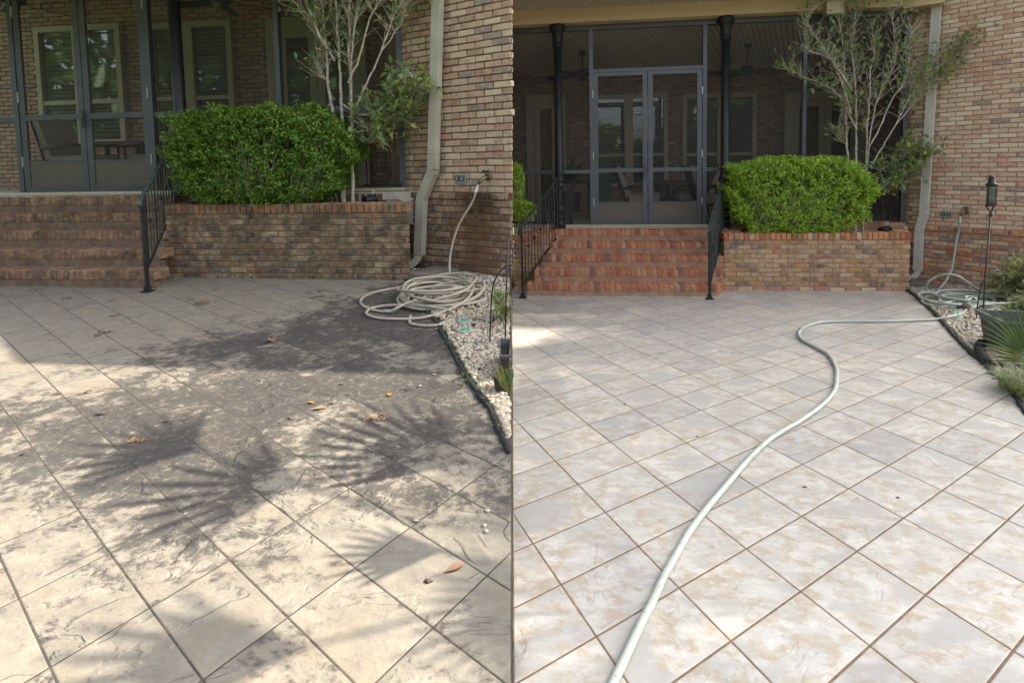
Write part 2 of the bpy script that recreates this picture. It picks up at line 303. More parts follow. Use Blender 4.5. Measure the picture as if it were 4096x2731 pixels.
def pebble_mat():
    m, nt, b = new_mat('river pebble'); r = rnd(nt)
    c = ramp(nt, [(i/9, q) for i, q in enumerate([(0.425, 0.391, 0.323), (0.476, 0.451, 0.399), (0.323, 0.255, 0.178), (0.391, 0.264, 0.136), (0.459, 0.374, 0.255), (0.170, 0.145, 0.119), (0.281, 0.162, 0.085), (0.493, 0.468, 0.416), (0.340, 0.306, 0.255), (0.408, 0.323, 0.221)])], r, 'CONSTANT')
    cc = mix(nt, .25, c.outputs[0], ramp(nt, [(.35, (.2, .14, .09)), (.65, (.6, .57, .5))], noise(nt, wpos(nt), 70, 4)).outputs[0])
    nt.links.new(cc, b.inputs['Base Color']); b.inputs['Roughness'].default_value = .55
    return m
M['pebble'] = pebble_mat()

# ------------------------------------------------------------------ mesh helpers
class MB:
    def __init__(s): s.v = []; s.f = []
    def add(s, vs, fs):
        o = len(s.v); s.v += [tuple(p) for p in vs]; s.f += [tuple(i+o for i in q) for q in fs]
    def box(s, c, sx, sy, sz, rz=0.0, rot=None):
        c = Vector(c); R = rot if rot is not None else Matrix.Rotation(rz, 3, 'Z')
        P = [c + R @ Vector((x*sx/2, y*sy/2, z*sz/2)) for x in (-1, 1) for y in (-1, 1) for z in (-1, 1)]
        s.add(P, [(0, 1, 3, 2), (4, 6, 7, 5), (0, 4, 5, 1), (2, 3, 7, 6), (0, 2, 6, 4), (1, 5, 7, 3)])
    def quadbox(s, p, z0, z1):
        """prism over a plan polygon"""
        n = len(p); vs = [(q[0], q[1], z0) for q in p] + [(q[0], q[1], z1) for q in p]
        s.add(vs, [tuple(range(n))[::-1], tuple(range(n, 2*n))] + [(i, (i+1) % n, n+(i+1) % n, n+i) for i in range(n)])
    def bar(s, a, b, w, h):
        """rectangular bar a -> b, w wide (horizontal), h high"""
        a = Vector(a); b = Vector(b); d = (b-a).normalized(); ref = Vector((0, 0, 1)) if abs(d.z) < .95 else Vector((0, 1, 0))
        x = d.cross(ref).normalized(); y = x.cross(d).normalized()
        P = [q + i*w/2*x + j*h/2*y for q in (a, b) for i, j in ((-1, -1), (1, -1), (1, 1), (-1, 1))]
        s.add(P, [(0, 3, 2, 1), (4, 5, 6, 7)] + [(i, (i+1) % 4, 4+(i+1) % 4, 4+i) for i in range(4)])
    def tube(s, pts, r, n=8, caps=True):
        pts = [Vector(p) for p in pts]; m = len(pts); rs = r if hasattr(r, '__len__') else [r]*m
        T = [(pts[min(i+1, m-1)]-pts[max(i-1, 0)]).normalized() for i in range(m)]
        ref = Vector((0, 0, 1)) if abs(T[0].z) < .9 else Vector((1, 0, 0)); x = T[0].cross(ref).normalized()
        vs = []
        for i in range(m):
            x = (x - T[i]*x.dot(T[i])); x = x.normalized() if x.length > 1e-6 else T[i].orthogonal().normalized(); y = T[i].cross(x)
            for k in range(n):
                a = 2*math.pi*k/n; vs.append(pts[i] + rs[i]*(math.cos(a)*x + math.sin(a)*y))
        fs = [(i*n+k, i*n+(k+1) % n, (i+1)*n+(k+1) % n, (i+1)*n+k) for i in range(m-1) for k in range(n)]
        if caps: fs += [tuple(range(n))[::-1], tuple(range((m-1)*n, m*n))]
        s.add(vs, fs)
    def lathe(s, c, prof, n=20):
        c = Vector(c); vs = [c + Vector((r*math.cos(2*math.pi*k/n), r*math.sin(2*math.pi*k/n), z)) for r, z in prof for k in range(n)]
        m = len(prof)
        fs = [(i*n+k, i*n+(k+1) % n, (i+1)*n+(k+1) % n, (i+1)*n+k) for i in range(m-1) for k in range(n)] + [tuple(range(n))[::-1], tuple(range((m-1)*n, m*n))]
        s.add(vs, fs)
def raw_mesh(name, vs, fs, mat, smooth=False):
    me = bpy.data.meshes.new(name); me.from_pydata([tuple(v) for v in vs], [], [tuple(f) for f in fs]); me.update()
    if smooth: me.polygons.foreach_set('use_smooth', [True]*len(me.polygons))
    if mat: me.materials.append(mat)
    return me
def np_mesh(name, V, F, mat, smooth=False):
    """V (n,3) array, F (m,k) array"""
    me = bpy.data.meshes.new(name); k = F.shape[1]
    me.vertices.add(len(V)); me.vertices.foreach_set('co', V.astype(np.float32).ravel())
    me.loops.add(F.size); me.loops.foreach_set('vertex_index', F.astype(np.int32).ravel())
    me.polygons.add(len(F)); me.polygons.foreach_set('loop_start', np.arange(0, F.size, k, dtype=np.int32))
    me.update(calc_edges=True); me.validate()
    if smooth: me.polygons.foreach_set('use_smooth', np.ones(len(F), dtype=bool))
    me.materials.append(mat); return me
def tag(o, label=None, cat=None, group=None, kind=None):
    for k, v in (('label', label), ('category', cat), ('group', group), ('kind', kind)):
        if v: o[k] = v
    return o
def thing(name, label, cat, loc, group=None):
    o = bpy.data.objects.new(name, None); COL.objects.link(o); o.location = loc; o.empty_display_size = .1
    return tag(o, label, cat, group)
def base_of(o):
    v = Vector(o.location)
    while o.parent: o = o.parent; v = v + Vector(o.location)
    return v
def part(name, mb, mat, parent=None, smooth=False, kind=None, label=None):
    """mb in world coordinates; the object is placed relative to its parent (parents are unrotated)"""
    off = base_of(parent) if parent else Vector((0, 0, 0))
    vs = np.array(mb.v, dtype=float); c = vs.mean(0) if len(vs) else np.zeros(3)
    me = raw_mesh(name, vs - c, mb.f, mat, smooth)
    o = bpy.data.objects.new(name, me); COL.objects.link(o); o.parent = parent; o.location = Vector(c) - off
    if kind: o['kind'] = kind
    if label: o['label'] = label
    return o
def np_part(name, V, F, mat, parent=None, smooth=False, kind=None):
    off = base_of(parent) if parent else Vector((0, 0, 0)); c = V.mean(0)
    o = bpy.data.objects.new(name, np_mesh(name, V-c, F, mat, smooth)); COL.objects.link(o); o.parent = parent; o.location = Vector(c) - off
    if kind: o['kind'] = kind
    return o
def solo(name, mb, mat, label, cat, group=None, smooth=False, kind=None):
    return tag(part(name, mb, mat, None, smooth), label, cat, group, kind)
def smooth_path(pts, n=6):
    P = [Vector(p) for p in pts]; out = []
    for i in range(len(P)-1):
        p0, p1, p2, p3 = P[max(i-1, 0)], P[i], P[i+1], P[min(i+2, len(P)-1)]
        for k in range(n):
            t = k/n; t2, t3 = t*t, t*t*t
            out.append(.5*((2*p1) + (p2-p0)*t + (2*p0-5*p1+4*p2-p3)*t2 + (3*p1-p0-3*p2+p3)*t3))
    return out + [P[-1]]
def in_view(p, m=.06):
    d = Vector(p) - Vector((0, 0, 1.54)); z = d.dot(fw)
    if z < .1: return 0
    x = d.dot(rt)/z*2300/4096; y = (d.dot(up)/z*2300/4096) + .1344
    return 1/z if abs(x) < .5+m and abs(y) < .333+m else 0

# ------------------------------------------------------------------ bricks
def brick_variants(L, D, H, n=6, jit=.003, bev=.006, name='brick'):
    out = []
    for k in range(n):
        bm = bmesh.new(); bmesh.ops.create_cube(bm, size=1.0)
        for v in bm.verts: v.co = Vector((v.co.x*L + random.uniform(-jit, jit)*1.6, v.co.y*D + random.uniform(-jit, jit), v.co.z*H + random.uniform(-jit, jit)))
        bmesh.ops.bevel(bm, geom=bm.edges[:], offset=bev, segments=1, affect='EDGES', clamp_overlap=True)
        for v in bm.verts: v.co += Vector((random.uniform(-1, 1), random.uniform(-1, 1), random.uniform(-1, 1)))*jit*.45
        me = bpy.data.meshes.new(name); bm.to_mesh(me); bm.free(); out.append(me)
    return out
VAR = {'stretcher': (brick_variants(.2, .07, .06, 7), (.2, .07, .06)), 'rowlock': (brick_variants(.062, .2, .095, 7, .003, .007), (.062, .2, .095))}
MAT_MESH = {}
def var_mesh(kind, mat):
    k = (kind, mat.name)
    if k not in MAT_MESH:
        L = []
        for me in VAR[kind][0]:
            c = me.copy(); c.materials.clear(); c.materials.append(mat); L.append(c)
        MAT_MESH[k] = L
    return MAT_MESH[k]
class Bricks:
    """collects the bricks of one thing; the 300 that show largest become objects, the rest one part"""
    def __init__(s, parent, budget=300): s.p = parent; s.L = []; s.budget = budget
    def add(s, kind, mat, c, rz, size, sheen=0): s.L.append((kind, mat, Vector(c), rz, size))
    def wall(s, P0, d, n, length0, z0, z1, course, pitch, mat, proud=.0, shift=0.0, depth=.07, ends=(True, True), cut=None, lowmat=None, zlow=None, thin_end=False):
        """running bond on the face through P0 along d (plan unit), outward normal n"""
        d = Vector((d[0], d[1], 0)).normalized(); n = Vector((n[0], n[1], 0)).normalized(); rz = math.atan2(d.y, d.x)
        j = .011*course/.067; rows = int(math.ceil((z1-z0)/course - .15))
        for r in range(rows):
            zb = z0 + r*course; length = length0(zb+course/2) if callable(length0) else length0; x = -((r % 2)*.5*pitch) - shift - pitch*random.choice((0, 0, .03, -.03))
            while x < length:
                a = max(x, 0); b = min(x + pitch - j, length); x += pitch
                if b - a < (.012 if thin_end else .03): continue
                last = thin_end and b > length - .005; dd = .014 if last else depth
                hh = min(course - j, z1 - zb)
                c = Vector(P0) + d*((a+b)/2) - n*(dd/2 - proud - random.uniform(-.002, .0025)) ; c.z = zb + hh/2
                if cut and cut(c): continue
                m = lowmat if (lowmat and zb < zlow - .01) else mat
                s.add('stretcher', m, c, rz + (0 if last else random.uniform(-.004, .004)), (b-a, dd, hh))
    def rowlock(s, P0, d, length, ztop, depth, h, pitch, mat, inward):
        """bricks on edge along d; top at ztop; inward = plan direction of their length"""
        d = Vector((d[0], d[1], 0)).normalized(); w = Vector((inward[0], inward[1], 0)); w -= d*w.dot(d); w.normalize(); rz = math.atan2(d.y, d.x)
        k = max(1, round(length/pitch)); p = length/k
        for i in range(k):
            c = Vector(P0) + d*(p*(i+.5)) + w*(depth/2 + random.uniform(-.004, .003)); c.z = ztop - h/2 + random.uniform(-.003, .001)
            s.add('rowlock', mat, c, rz + random.uniform(-.012, .012), (p - random.uniform(.006, .010), depth, h))
    def done(s, rest_name='brick_rest'):
        vis = sorted(range(len(s.L)), key=lambda i: -in_view(s.L[i][2]))
        single = [i for i in vis[:s.budget] if in_view(s.L[i][2]) > 0]; ss = set(single); off = base_of(s.p)
        for i in single:
            kind, mat, c, rz, size = s.L[i]; b = VAR[kind][1]
            o = bpy.data.objects.new('brick', random.choice(var_mesh(kind, mat))); COL.objects.link(o); o.parent = s.p
            o.location = c - off; o.rotation_euler = (0, 0, rz + (math.pi if random.random() < .5 else 0)); o.scale = (size[0]/b[0], size[1]/b[1], size[2]/b[2])
        groups = {}
        for i in range(len(s.L)):
            if i not in ss: groups.setdefault(s.L[i][1].name, []).append(s.L[i])
        for mn, lst in groups.items():
            vs, fs, o = [], [], 0
            for kind, mat, c, rz, size in lst:
                me = random.choice(VAR[kind][0]); b = VAR[kind][1]; R = Matrix.Rotation(rz, 3, 'Z')
                vs += [c + R @ Vector((v.co.x*size[0]/b[0], v.co.y*size[1]/b[1], v.co.z*size[2]/b[2])) for v in me.vertices]
                fs += [tuple(q+o for q in f.vertices) for f in me.polygons]; o += len(me.vertices)
            mb = MB(); mb.v = [tuple(v) for v in vs]; mb.f = fs
            part(rest_name, mb, lst[0][1], s.p, kind='stuff')

# ================================================================== large structure
def clip_half(poly, nx, ny, c):
    """keep nx*x+ny*y <= c"""
    out = []
    for i in range(len(poly)):
        p, q = poly[i], poly[(i+1) % len(poly)]; dp = nx*p[0]+ny*p[1]-c; dq = nx*q[0]+ny*q[1]-c
        if dp <= 0: out.append(p)
        if dp*dq < 0: t = dp/(dp-dq); out.append((p[0]+t*(q[0]-p[0]), p[1]+t*(q[1]-p[1])))
    return out
def area2(p): return sum(p[i][0]*p[(i+1) % len(p)][1]-p[(i+1) % len(p)][0]*p[i][1] for i in range(len(p)))
def inset(p, d):
    """inset a convex counter-clockwise polygon"""
    n = len(p); out = []
    for i in range(n):
        a, b, c = Vector(p[i-1]), Vector(p[i]), Vector(p[(i+1) % n])
        e1 = (b-a).normalized(); e2 = (c-b).normalized(); n1 = Vector((-e1.y, e1.x)); n2 = Vector((-e2.y, e2.x))
        k = 1+n1.dot(n2); out.append(tuple(b + (n1+n2)*(d/max(k, .25))))
    return out
def interp(line, y):
    L = sorted(((p[1], p[0]) for p in line)); ys = [q[0] for q in L]; xs = [q[1] for q in L]
    return float(np.interp(y, ys, xs))

EDGE_A = [(-1.222, 6.38), (-1.087, 5.958), (-.85, 5.266), (-.673, 4.803), (-.589, 4.544), (-.465, 4.143), (-.382, 3.853), (-.352, 3.754), (-.247, 3.437), (-.151, 3.201), (-.096, 2.966), (-.06, 2.821), (-.04, 2.74)]
EDGE_B = [(5.62, 8.17), (5.462, 7.814), (5.28, 7.4), (4.95, 6.72), (4.618, 6.076), (4.301, 5.489), (4.088, 5.08), (4.024, 4.952), (3.906, 4.672), (3.781, 4.422), (3.687, 4.23), (3.523, 3.947), (3.337, 3.642)]

ground = MB(); ground.quadbox([(-90, -90), (90, -90), (90, 90), (-90, 90)], -1.4, -1.0)
tag(part('ground', ground, M['grass_m']), kind='structure')
def patio_base(side, x0, x1, y0, y1, mat, lab):
    mb = MB(); P = [(x0, y0), (x1, y0), (x1, y1), (x0, y1)]
    vs = [(x, y, -1.0) for x, y in P] + [(x, y, gz(side, y)-.0014) for x, y in P]
    mb.add(vs, [(3, 2, 1, 0), (4, 5, 6, 7), (0, 1, 5, 4), (1, 2, 6, 5), (2, 3, 7, 6), (3, 0, 4, 7)])
    o = part('patio', mb, mat); tag(o, lab, None, None, 'structure'); return o
patioA = patio_base('A', -9, XG-.0007, -1.0, 8.2, M['grout_a'], 'patio of cream slate tiles under black mildew and shade')
patioB = patio_base('B', XG+.0007, 9, -1.0, 9.6, M['grout_b'], 'patio of washed pale grey slate tiles')

def tiles(side, patio, org, e1, e2, sign, ncull):
    e1 = Vector(e1); e2 = Vector(e2); s = SLOPE[side]; off = base_of(patio)
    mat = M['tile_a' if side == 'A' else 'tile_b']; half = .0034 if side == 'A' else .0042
    def mesh(poly):
        if area2(poly) < 0: poly = poly[::-1]
        outer = inset(poly, half); inn = inset(poly, half+.0025); n = len(poly)
        vs = [(x, y, s*y-.02) for x, y in outer] + [(x, y, s*y-.0010) for x, y in outer] + [(x, y, s*y) for x, y in inn]
        fs = [tuple(range(2*n, 3*n))] + [(i, (i+1) % n, n+(i+1) % n, n+i) for i in range(n)] + [(n+i, n+(i+1) % n, 2*n+(i+1) % n, 2*n+i) for i in range(n)]
        return raw_mesh('tile', vs, fs, mat)
    full_poly = [tuple(-.5*e1-.5*e2), tuple(.5*e1-.5*e2), tuple(.5*e1+.5*e2), tuple(-.5*e1+.5*e2)]
    full = mesh(full_poly); cells = []
    for i in range(-40, 60):
        for j in range(-60, 40):
            c = Vector(org) + (i+.5)*e1 + (j+.5)*e2
            if ncull(c.x, c.y): continue
            poly = [(c.x+q[0], c.y+q[1]) for q in full_poly]
            if all(sign*(q[0]-XG) <= .003 for q in poly): continue
            z = gz(side, c.y)
            if not any(in_view((q[0], q[1], z), .35) for q in poly+[tuple(c)]): continue
            cut = any(sign*(q[0]-XG) < .001 for q in poly)
            if cut:
                poly = clip_half(poly, -sign, 0, -sign*XG-.0007)
                if len(poly) < 3 or abs(area2(poly)) < .004: continue
            cells.append((c, poly if cut else None))
    seen = lambda q: any(in_view((q[0].x+a, q[0].y+b, gz(side, q[0].y)), .01) for a, b in full_poly+[(0, 0)])
    cells.sort(key=lambda q: (not seen(q), q[0].y))
    rest = MB()
    for k, (c, poly) in enumerate(cells):
        z = gz(side, c.y); tz = random.uniform(-.0002, .0005)
        if k >= 300:
            me = mesh([(q[0]-c.x, q[1]-c.y) for q in poly]) if poly else full
            rest.add([(v.co.x+c.x, v.co.y+c.y, v.co.z+z+tz) for v in me.vertices], [tuple(f.vertices) for f in me.polygons]); continue
        o = bpy.data.objects.new('tile', mesh([(q[0]-c.x, q[1]-c.y) for q in poly]) if poly else full); COL.objects.link(o)
        o.parent = patio; o.location = Vector((c.x, c.y, z+tz)) - off; o.rotation_euler = (random.uniform(-.0012, .0012), random.uniform(-.0012, .0012), 0)
    if rest.v: part('tile_rest', rest, mat, patio, kind='stuff')
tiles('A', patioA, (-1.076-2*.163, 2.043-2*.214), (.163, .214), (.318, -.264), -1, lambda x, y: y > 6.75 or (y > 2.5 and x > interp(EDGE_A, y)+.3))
tiles('B', patioB, (.468-2*.351, 3.63-2*.230), (.351, .230), (.099, -.261), 1, lambda x, y: y > 8.75 or (y > 3.5 and x > interp(EDGE_B, y)+.35))

# ------------------------------------------------------------------ brick steps
def build_steps(F, name, label, u0, u1, t0, T, zg, R, mats, mort, sideT):
    o = thing(name, label, 'steps', F.W((u0+u1)/2, t0, zg)); B = Bricks(o); core = MB()
    perp = abs(F.a.x*F.b.y - F.a.y*F.b.x)
    for k in range(5):
        tk = t0 + k*T; zt = zg + (k+1)*R; last = k == 4
        P = [F.W(u0, tk+.009, 0), F.W(u1-.012, tk+.009, 0), F.W(u1-.012, tk+T+.4, 0), F.W(u0, tk+T+.4, 0)]
        core.quadbox([(p.x, p.y) for p in P], zt-R-.12, zt-.009 - .001*k)
        B.rowlock(F.W(u0, tk, 0), F.a, u1-u0, zt, (T*perp + .02) if not last else .2, R*.56, .0745, mats[0], F.b)
        B.wall(F.W(u0, tk+.014, 0), F.a, F.n, u1-u0, zt-R-.004, zt-R*.56-.010, R*.44-.004, .205, mats[1], shift=.05*k)
    for k in range(2):                                             # the flank of the two lowest steps
        tk = t0 + k*T; zt = zg + (k+1)*R; L = sideT - tk - .07
        nn = Vector((F.b.y, -F.b.x, 0))
        B.rowlock(F.W(u1, tk+.075, 0), F.b, L, zt-.001, .06, R*.56, .0745, mats[0], -nn)
        B.wall(F.W(u1, tk+.075, 0), F.b, nn, L, zt-R-.004, zt-R*.56-.010, R*.44-.004, .205, mats[1])
    part('mortar', core, mort, o); B.done(); return o
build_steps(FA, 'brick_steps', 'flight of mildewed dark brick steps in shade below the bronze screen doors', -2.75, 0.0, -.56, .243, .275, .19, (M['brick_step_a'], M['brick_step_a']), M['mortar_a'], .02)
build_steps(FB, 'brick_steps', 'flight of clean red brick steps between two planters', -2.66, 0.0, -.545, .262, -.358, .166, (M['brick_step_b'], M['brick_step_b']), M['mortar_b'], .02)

# ------------------------------------------------------------------ brick planters
def build_planter(F, label, u0, u1, t0, t1, zg, zt, course, capH, mats, mort, basemat, left=False, right=False):
    o = thing('brick_planter', label, 'planter', F.W((u0+u1)/2, t0, zg)); B = Bricks(o); core = MB()
    P = lambda a, b, c, d: [(q.x, q.y) for q in (F.W(a, c, 0), F.W(b, c, 0), F.W(b, d, 0), F.W(a, d, 0))]
    core.quadbox(P(u0+.01, u1-.01, t0+.008, t0+.2), zg-.15, zt-.012)
    core.quadbox(P(u0+.012, u0+.2, t0+.201, t1-.15), zg-.15, zt-.013); core.quadbox(P(u1-.2, u1-.012, t0+.201, t1-.15), zg-.15, zt-.014)
    core.quadbox(P(u0+.01, u1-.01, t1-.149, t1+.02), zg-.15, zt+.06)
    B.wall(F.W(u0-.004, t0-.006, 0), F.a, F.n, u1-u0+.008, zg-.02, zg+.062, .082, .21, basemat, proud=.004)
    B.wall(F.W(u0, t0, 0), F.a, F.n, u1-u0, zg+.064, zt-capH-.008, course, .203, mats[0], shift=.03)
    B.rowlock(F.W(u0-.008, t0-.012, 0), F.a, u1-u0+.016, zt, .2, capH, .0735, mats[1], F.b)
    nR = Vector((F.b.y, -F.b.x, 0))
    B.rowlock(F.W(u0-.005, t0+.215, 0), F.b, t1-t0-.37, zt-.002, .19, capH, .0735, mats[1], nR)
    B.rowlock(F.W(u1+.005, t0+.215, 0), F.b, t1-t0-.37, zt-.002, .19, capH, .0735, mats[1], -nR)
    B.rowlock(F.W(u0+.2, t1-.155, 0), F.a, u1-u0-.4, zt+.075, .18, capH, .0735, mats[1], F.b)
    if right:
        B.wall(F.W(u1, t0+.075, 0), F.b, nR, t1-t0-.1, zg+.064, zt-capH-.008, course, .203, mats[0])
    part('mortar', core, mort, o)
    s = MB(); s.quadbox(P(u0+.19, u1-.19, t0+.19, t1-.14), zg, zt-.07); part('soil', s, M['soil'], o)
    B.done(); return o
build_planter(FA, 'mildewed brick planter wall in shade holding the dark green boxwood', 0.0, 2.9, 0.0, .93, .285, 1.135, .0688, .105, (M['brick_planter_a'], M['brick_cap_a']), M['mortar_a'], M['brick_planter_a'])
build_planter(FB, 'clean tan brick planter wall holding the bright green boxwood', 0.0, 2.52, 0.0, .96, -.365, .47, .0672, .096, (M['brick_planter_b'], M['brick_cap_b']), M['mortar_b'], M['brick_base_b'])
build_planter(FB, 'short brick planter wall at the left foot of the clean red steps', -3.11, -2.66, .04, .96, -.39, .455, .0672, .096, (M['brick_planter_b'], M['brick_cap_b']), M['mortar_b'], M['brick_base_b'], right=True)

# ------------------------------------------------------------------ right-hand brick walls
def build_wall(F, label, p_in, p_c, p_out, zg, zledge, ztop, course, pitch, mats, mort, low_proud, dark):
    o = thing('brick_wall', label, 'wall', (p_c[0], p_c[1], zg)); B = Bricks(o); core = MB()
    pi, pc, po = [Vector((*p, 0)) for p in (p_in, p_c, p_out)]
    d1 = (pc-pi); L1 = d1.length; d1.normalize(); d2 = (po-pc); L2 = d2.length; d2.normalize()
    n1 = Vector((d1.y, -d1.x, 0)); n2 = Vector((d2.y, -d2.x, 0))
    bis = (n1+n2).normalized(); back = .25
    pl = [pi-n1*.009, pc-bis*.009, po-n2*.009, po-n2*back, pc-bis*back*1.3, pi-n1*back]
    def slab(P, z0, z1):
        n = len(P); X = lambda p, z: min(p.x, seam_x(p.y, z)-.003) if dark else p.x
        core.add([(X(p, z0), p.y, z0) for p in P]+[(X(p, z1) if not (dark and p.x > -.4) else seam_x(p.y, z1)-.003, p.y, z1) for p in P], [tuple(range(n))[::-1], tuple(range(n, 2*n))]+[(i, (i+1) % n, n+(i+1) % n, n+i) for i in range(n)])
    slab(pl, zledge-.02, ztop)
    pl2 = [pi+n1*(low_proud-.009), pc+bis*(low_proud-.009), po+n2*(low_proud-.009), po-n2*back, pc-bis*back*1.3, pi-n1*back]
    slab(pl2, zg-.2, zledge-.045)
    zb = zledge + .004; mx = (4.35-zb)/course
    LL = L2
    if dark: L2 = lambda z: LL + (seam_x(po.y, z) - .002 - po.x)/d2.x
    B.wall(pi, d1, n1, L1, zb, min(ztop, zb+course*mx), course, pitch*.5, mats[0]); B.wall(pc, d2, n2, L2, zb, min(ztop, zb+course*mx), course, pitch, mats[0], shift=.06, thin_end=dark)
    B.wall(pi+n1*low_proud, d1, n1, L1, zg-.05, zledge-.078, course*.985, pitch*.5, mats[1]); B.wall(pc+n2*low_proud, d2, n2, (lambda z: L2(z)+low_proud*.6) if dark else L2, zg-.05, zledge-.078, course*.985, pitch, mats[1], shift=.1, thin_end=dark)
    # sloping water-table course
    k = 0; x = 0
    LE = L2(zledge)+.02 if dark else L2
    while x < LE - .03:
        e = min(x+pitch*.98, LE)
        B.add('stretcher', mats[1], pc + d2*((x+e)/2) + n2*(low_proud+.012-.05) + Vector((0, 0, zledge-.036)), math.atan2(d2.y, d2.x), (e-x-.011, .1 if e < LE-.01 or not dark else .02, .07)); x += pitch
    B.add('stretcher', mats[1], pi + d1*(L1/2) + n1*(low_proud+.01-.05) + Vector((0, 0, zledge-.036)), math.atan2(d1.y, d1.x), (L1, .1, .07))
    part('mortar', core, mort, o); B.done(); return o
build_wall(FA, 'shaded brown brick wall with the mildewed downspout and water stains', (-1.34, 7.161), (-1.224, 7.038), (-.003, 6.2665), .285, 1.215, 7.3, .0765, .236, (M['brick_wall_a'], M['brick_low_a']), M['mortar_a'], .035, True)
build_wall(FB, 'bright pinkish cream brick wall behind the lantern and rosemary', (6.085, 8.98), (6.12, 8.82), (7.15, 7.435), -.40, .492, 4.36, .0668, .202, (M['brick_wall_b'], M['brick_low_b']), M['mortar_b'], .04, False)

# ------------------------------------------------------------------ porch shells (floor, back wall, ceiling, roof)
def plan(F, pts): return [(q.x, q.y) for q in (F.W(u, t, 0) for u, t in pts)]
def landing(F, label, u0, u1, t0, t1, z, side):
    mb = MB(); mb.quadbox(plan(F, [(u0, t0), (u1, t0), (u1, t1), (u0, t1)]), z-.4, z)
    tag(part('porch_floor', mb, M['floorp']), kind='structure')
landing(FA, '', -4.5, 3.5, .78, 3.6, 1.222, 'A')
lb = MB(); lb.quadbox(plan(FB, [(uX(FB, .86, .03), .86), (2.6, .86), (2.6, 4.1), (uX(FB, 4.1, .03), 4.1)]), .07, .468); tag(part('porch_floor', lb, M['floorp']), kind='structure')

def bar_uz(mb, F, t, u0, z0, u1, z1, w, d):
    """flat frame bar in the plane t"""
    mb.bar(F.W(u0, t, z0), F.W(u1, t, z1), d, w) if abs(z1-z0) < abs(u1-u0) else mb.bar(F.W(u0, t, z0), F.W(u1, t, z1), w, d)
def rect_uz(mb, F, t, u0, u1, z0, z1, d):
    c = F.W((u0+u1)/2, t, (z0+z1)/2); mb.box(c, u1-u0, d, z1-z0, F.rz)
def window(F, wall, t, u0, u1, zb, zt, mid, rail, k):
    fr = MB(); w = .085*k; d = .09
    rect_uz(fr, F, t-.05, u0, u0+w, zb, zt, d); rect_uz(fr, F, t-.05, u1-w, u1, zb, zt, d); rect_uz(fr, F, t-.05, u0+w, u1-w, zt-w, zt, d); rect_uz(fr, F, t-.05, u0+w, u1-w, zb, zb+w, d)
    rect_uz(fr, F, t-.052, mid-w, mid+w, zb+w, zt-w, d)
    for a, b in ((u0+w, mid-w), (mid+w, u1-w)): rect_uz(fr, F, t-.045, a, b, rail-.03*k, rail+.03*k, .06)
    f = part('window', fr, M['trim'], wall)
    first = None
    for a, b in ((u0+w, mid-w), (mid+w, u1-w)):
        for z0, z1 in ((rail+.03*k, zt-w), (zb+w, rail-.03*k)):
            p = MB(); rect_uz(p, F, t-.03, a, b, z0, z1, .006); part('pane', p, M['glass'], f)
        z = zt - w - .05*k
        while z > zb+w+.05*k:
            if first is None:
                s = MB(); c = F.W((a+b)/2, t, z); rot = Matrix.Rotation(F.rz, 3, 'Z') @ Matrix.Rotation(rad(32), 3, 'X'); s.box(c, b-a-.02, .052*k, .004, rot=rot); first = part('blind_slat', s, M['slat'], f); fo = Vector(first.location)-Vector(0*Vector(F.a)); fu = (a+b)/2; fz = z
            else:
                o = first.copy(); COL.objects.link(o); o.parent = f; o.location = fo + F.a*((a+b)/2-fu) + Vector((0, 0, z-fz))
            z -= .062*k
M['slat'] = simple('wood blind slat', (.44, .43, .37), .6, .1, 6, bmp=.0)
def french_door(F, wall, t, u0, u1, zb, zt, leaves, k, cw):
    fr = MB(); w = cw
    for i in range(4):                                            # stepped casing
        rect_uz(fr, F, t-.03-.012*i, u0+w*i/4, u0+w*(i+1)/4, zb, zt, .06+.018*(3-i)); rect_uz(fr, F, t-.03-.012*i, u1-w*(i+1)/4, u1-w*i/4, zb, zt, .06+.018*(3-i))
    rect_uz(fr, F, t-.05, u0+w, u1-w, zt-w, zt, .1)
    f = part('porch_door', fr, M['trim'], wall)
    lw = (u1-u0-2*w)/leaves
    for i in range(leaves):
        a = u0+w+lw*i; st = .12*k; s = MB()
        rect_uz(s, F, t-.04, a+.006, a+st, zb, zt-w, .05); rect_uz(s, F, t-.04, a+lw-st, a+lw-.006, zb, zt-w, .05); rect_uz(s, F, t-.04, a+st, a+lw-st, zt-w-st, zt-w, .05); rect_uz(s, F, t-.04, a+st, a+lw-st, zb, zb+.25*k, .05)
        part('door_leaf', s, M['trim'], f)
        p = MB(); rect_uz(p, F, t-.03, a+st, a+lw-st, zb+.25*k, zt-w-st, .006); part('pane', p, M['glass'], f)
def porch_wall(F, label, t, u0, u1, z0, z1, course, pitch, k, wins, doors):
    o = thing('porch_wall', label, 'wall', F.W((u0+u1)/2, t, z0)); B = Bricks(o)
    def cut(c):
        r = c - F.O; det = F.a.x*F.b.y - F.a.y*F.b.x; u = (r.x*F.b.y - r.y*F.b.x)/det
        return any(a-.02 < u < b+.02 and zb < c.z < zt for a, b, zb, zt in [(w[0], w[1], w[2], w[3]) for w in wins] + [(d[0], d[1], d[2], d[3]) for d in doors])
    B.wall(F.W(u0, t, 0), F.a, F.n, u1-u0, z0, z1, course, pitch, M['brick_porch'], cut=cut)
    core = MB(); core.quadbox(plan(F, [(u0, t+.06), (u1, t+.06), (u1, t+.3), (u0, t+.3)]), z0-.2, z1)
    part('mortar', core, M['mortar_b'], o)
    for w in wins: window(F, o, t, *w, k)
    for d in doors: french_door(F, o, t, *d, k, .17*k)
    B.done(); return o
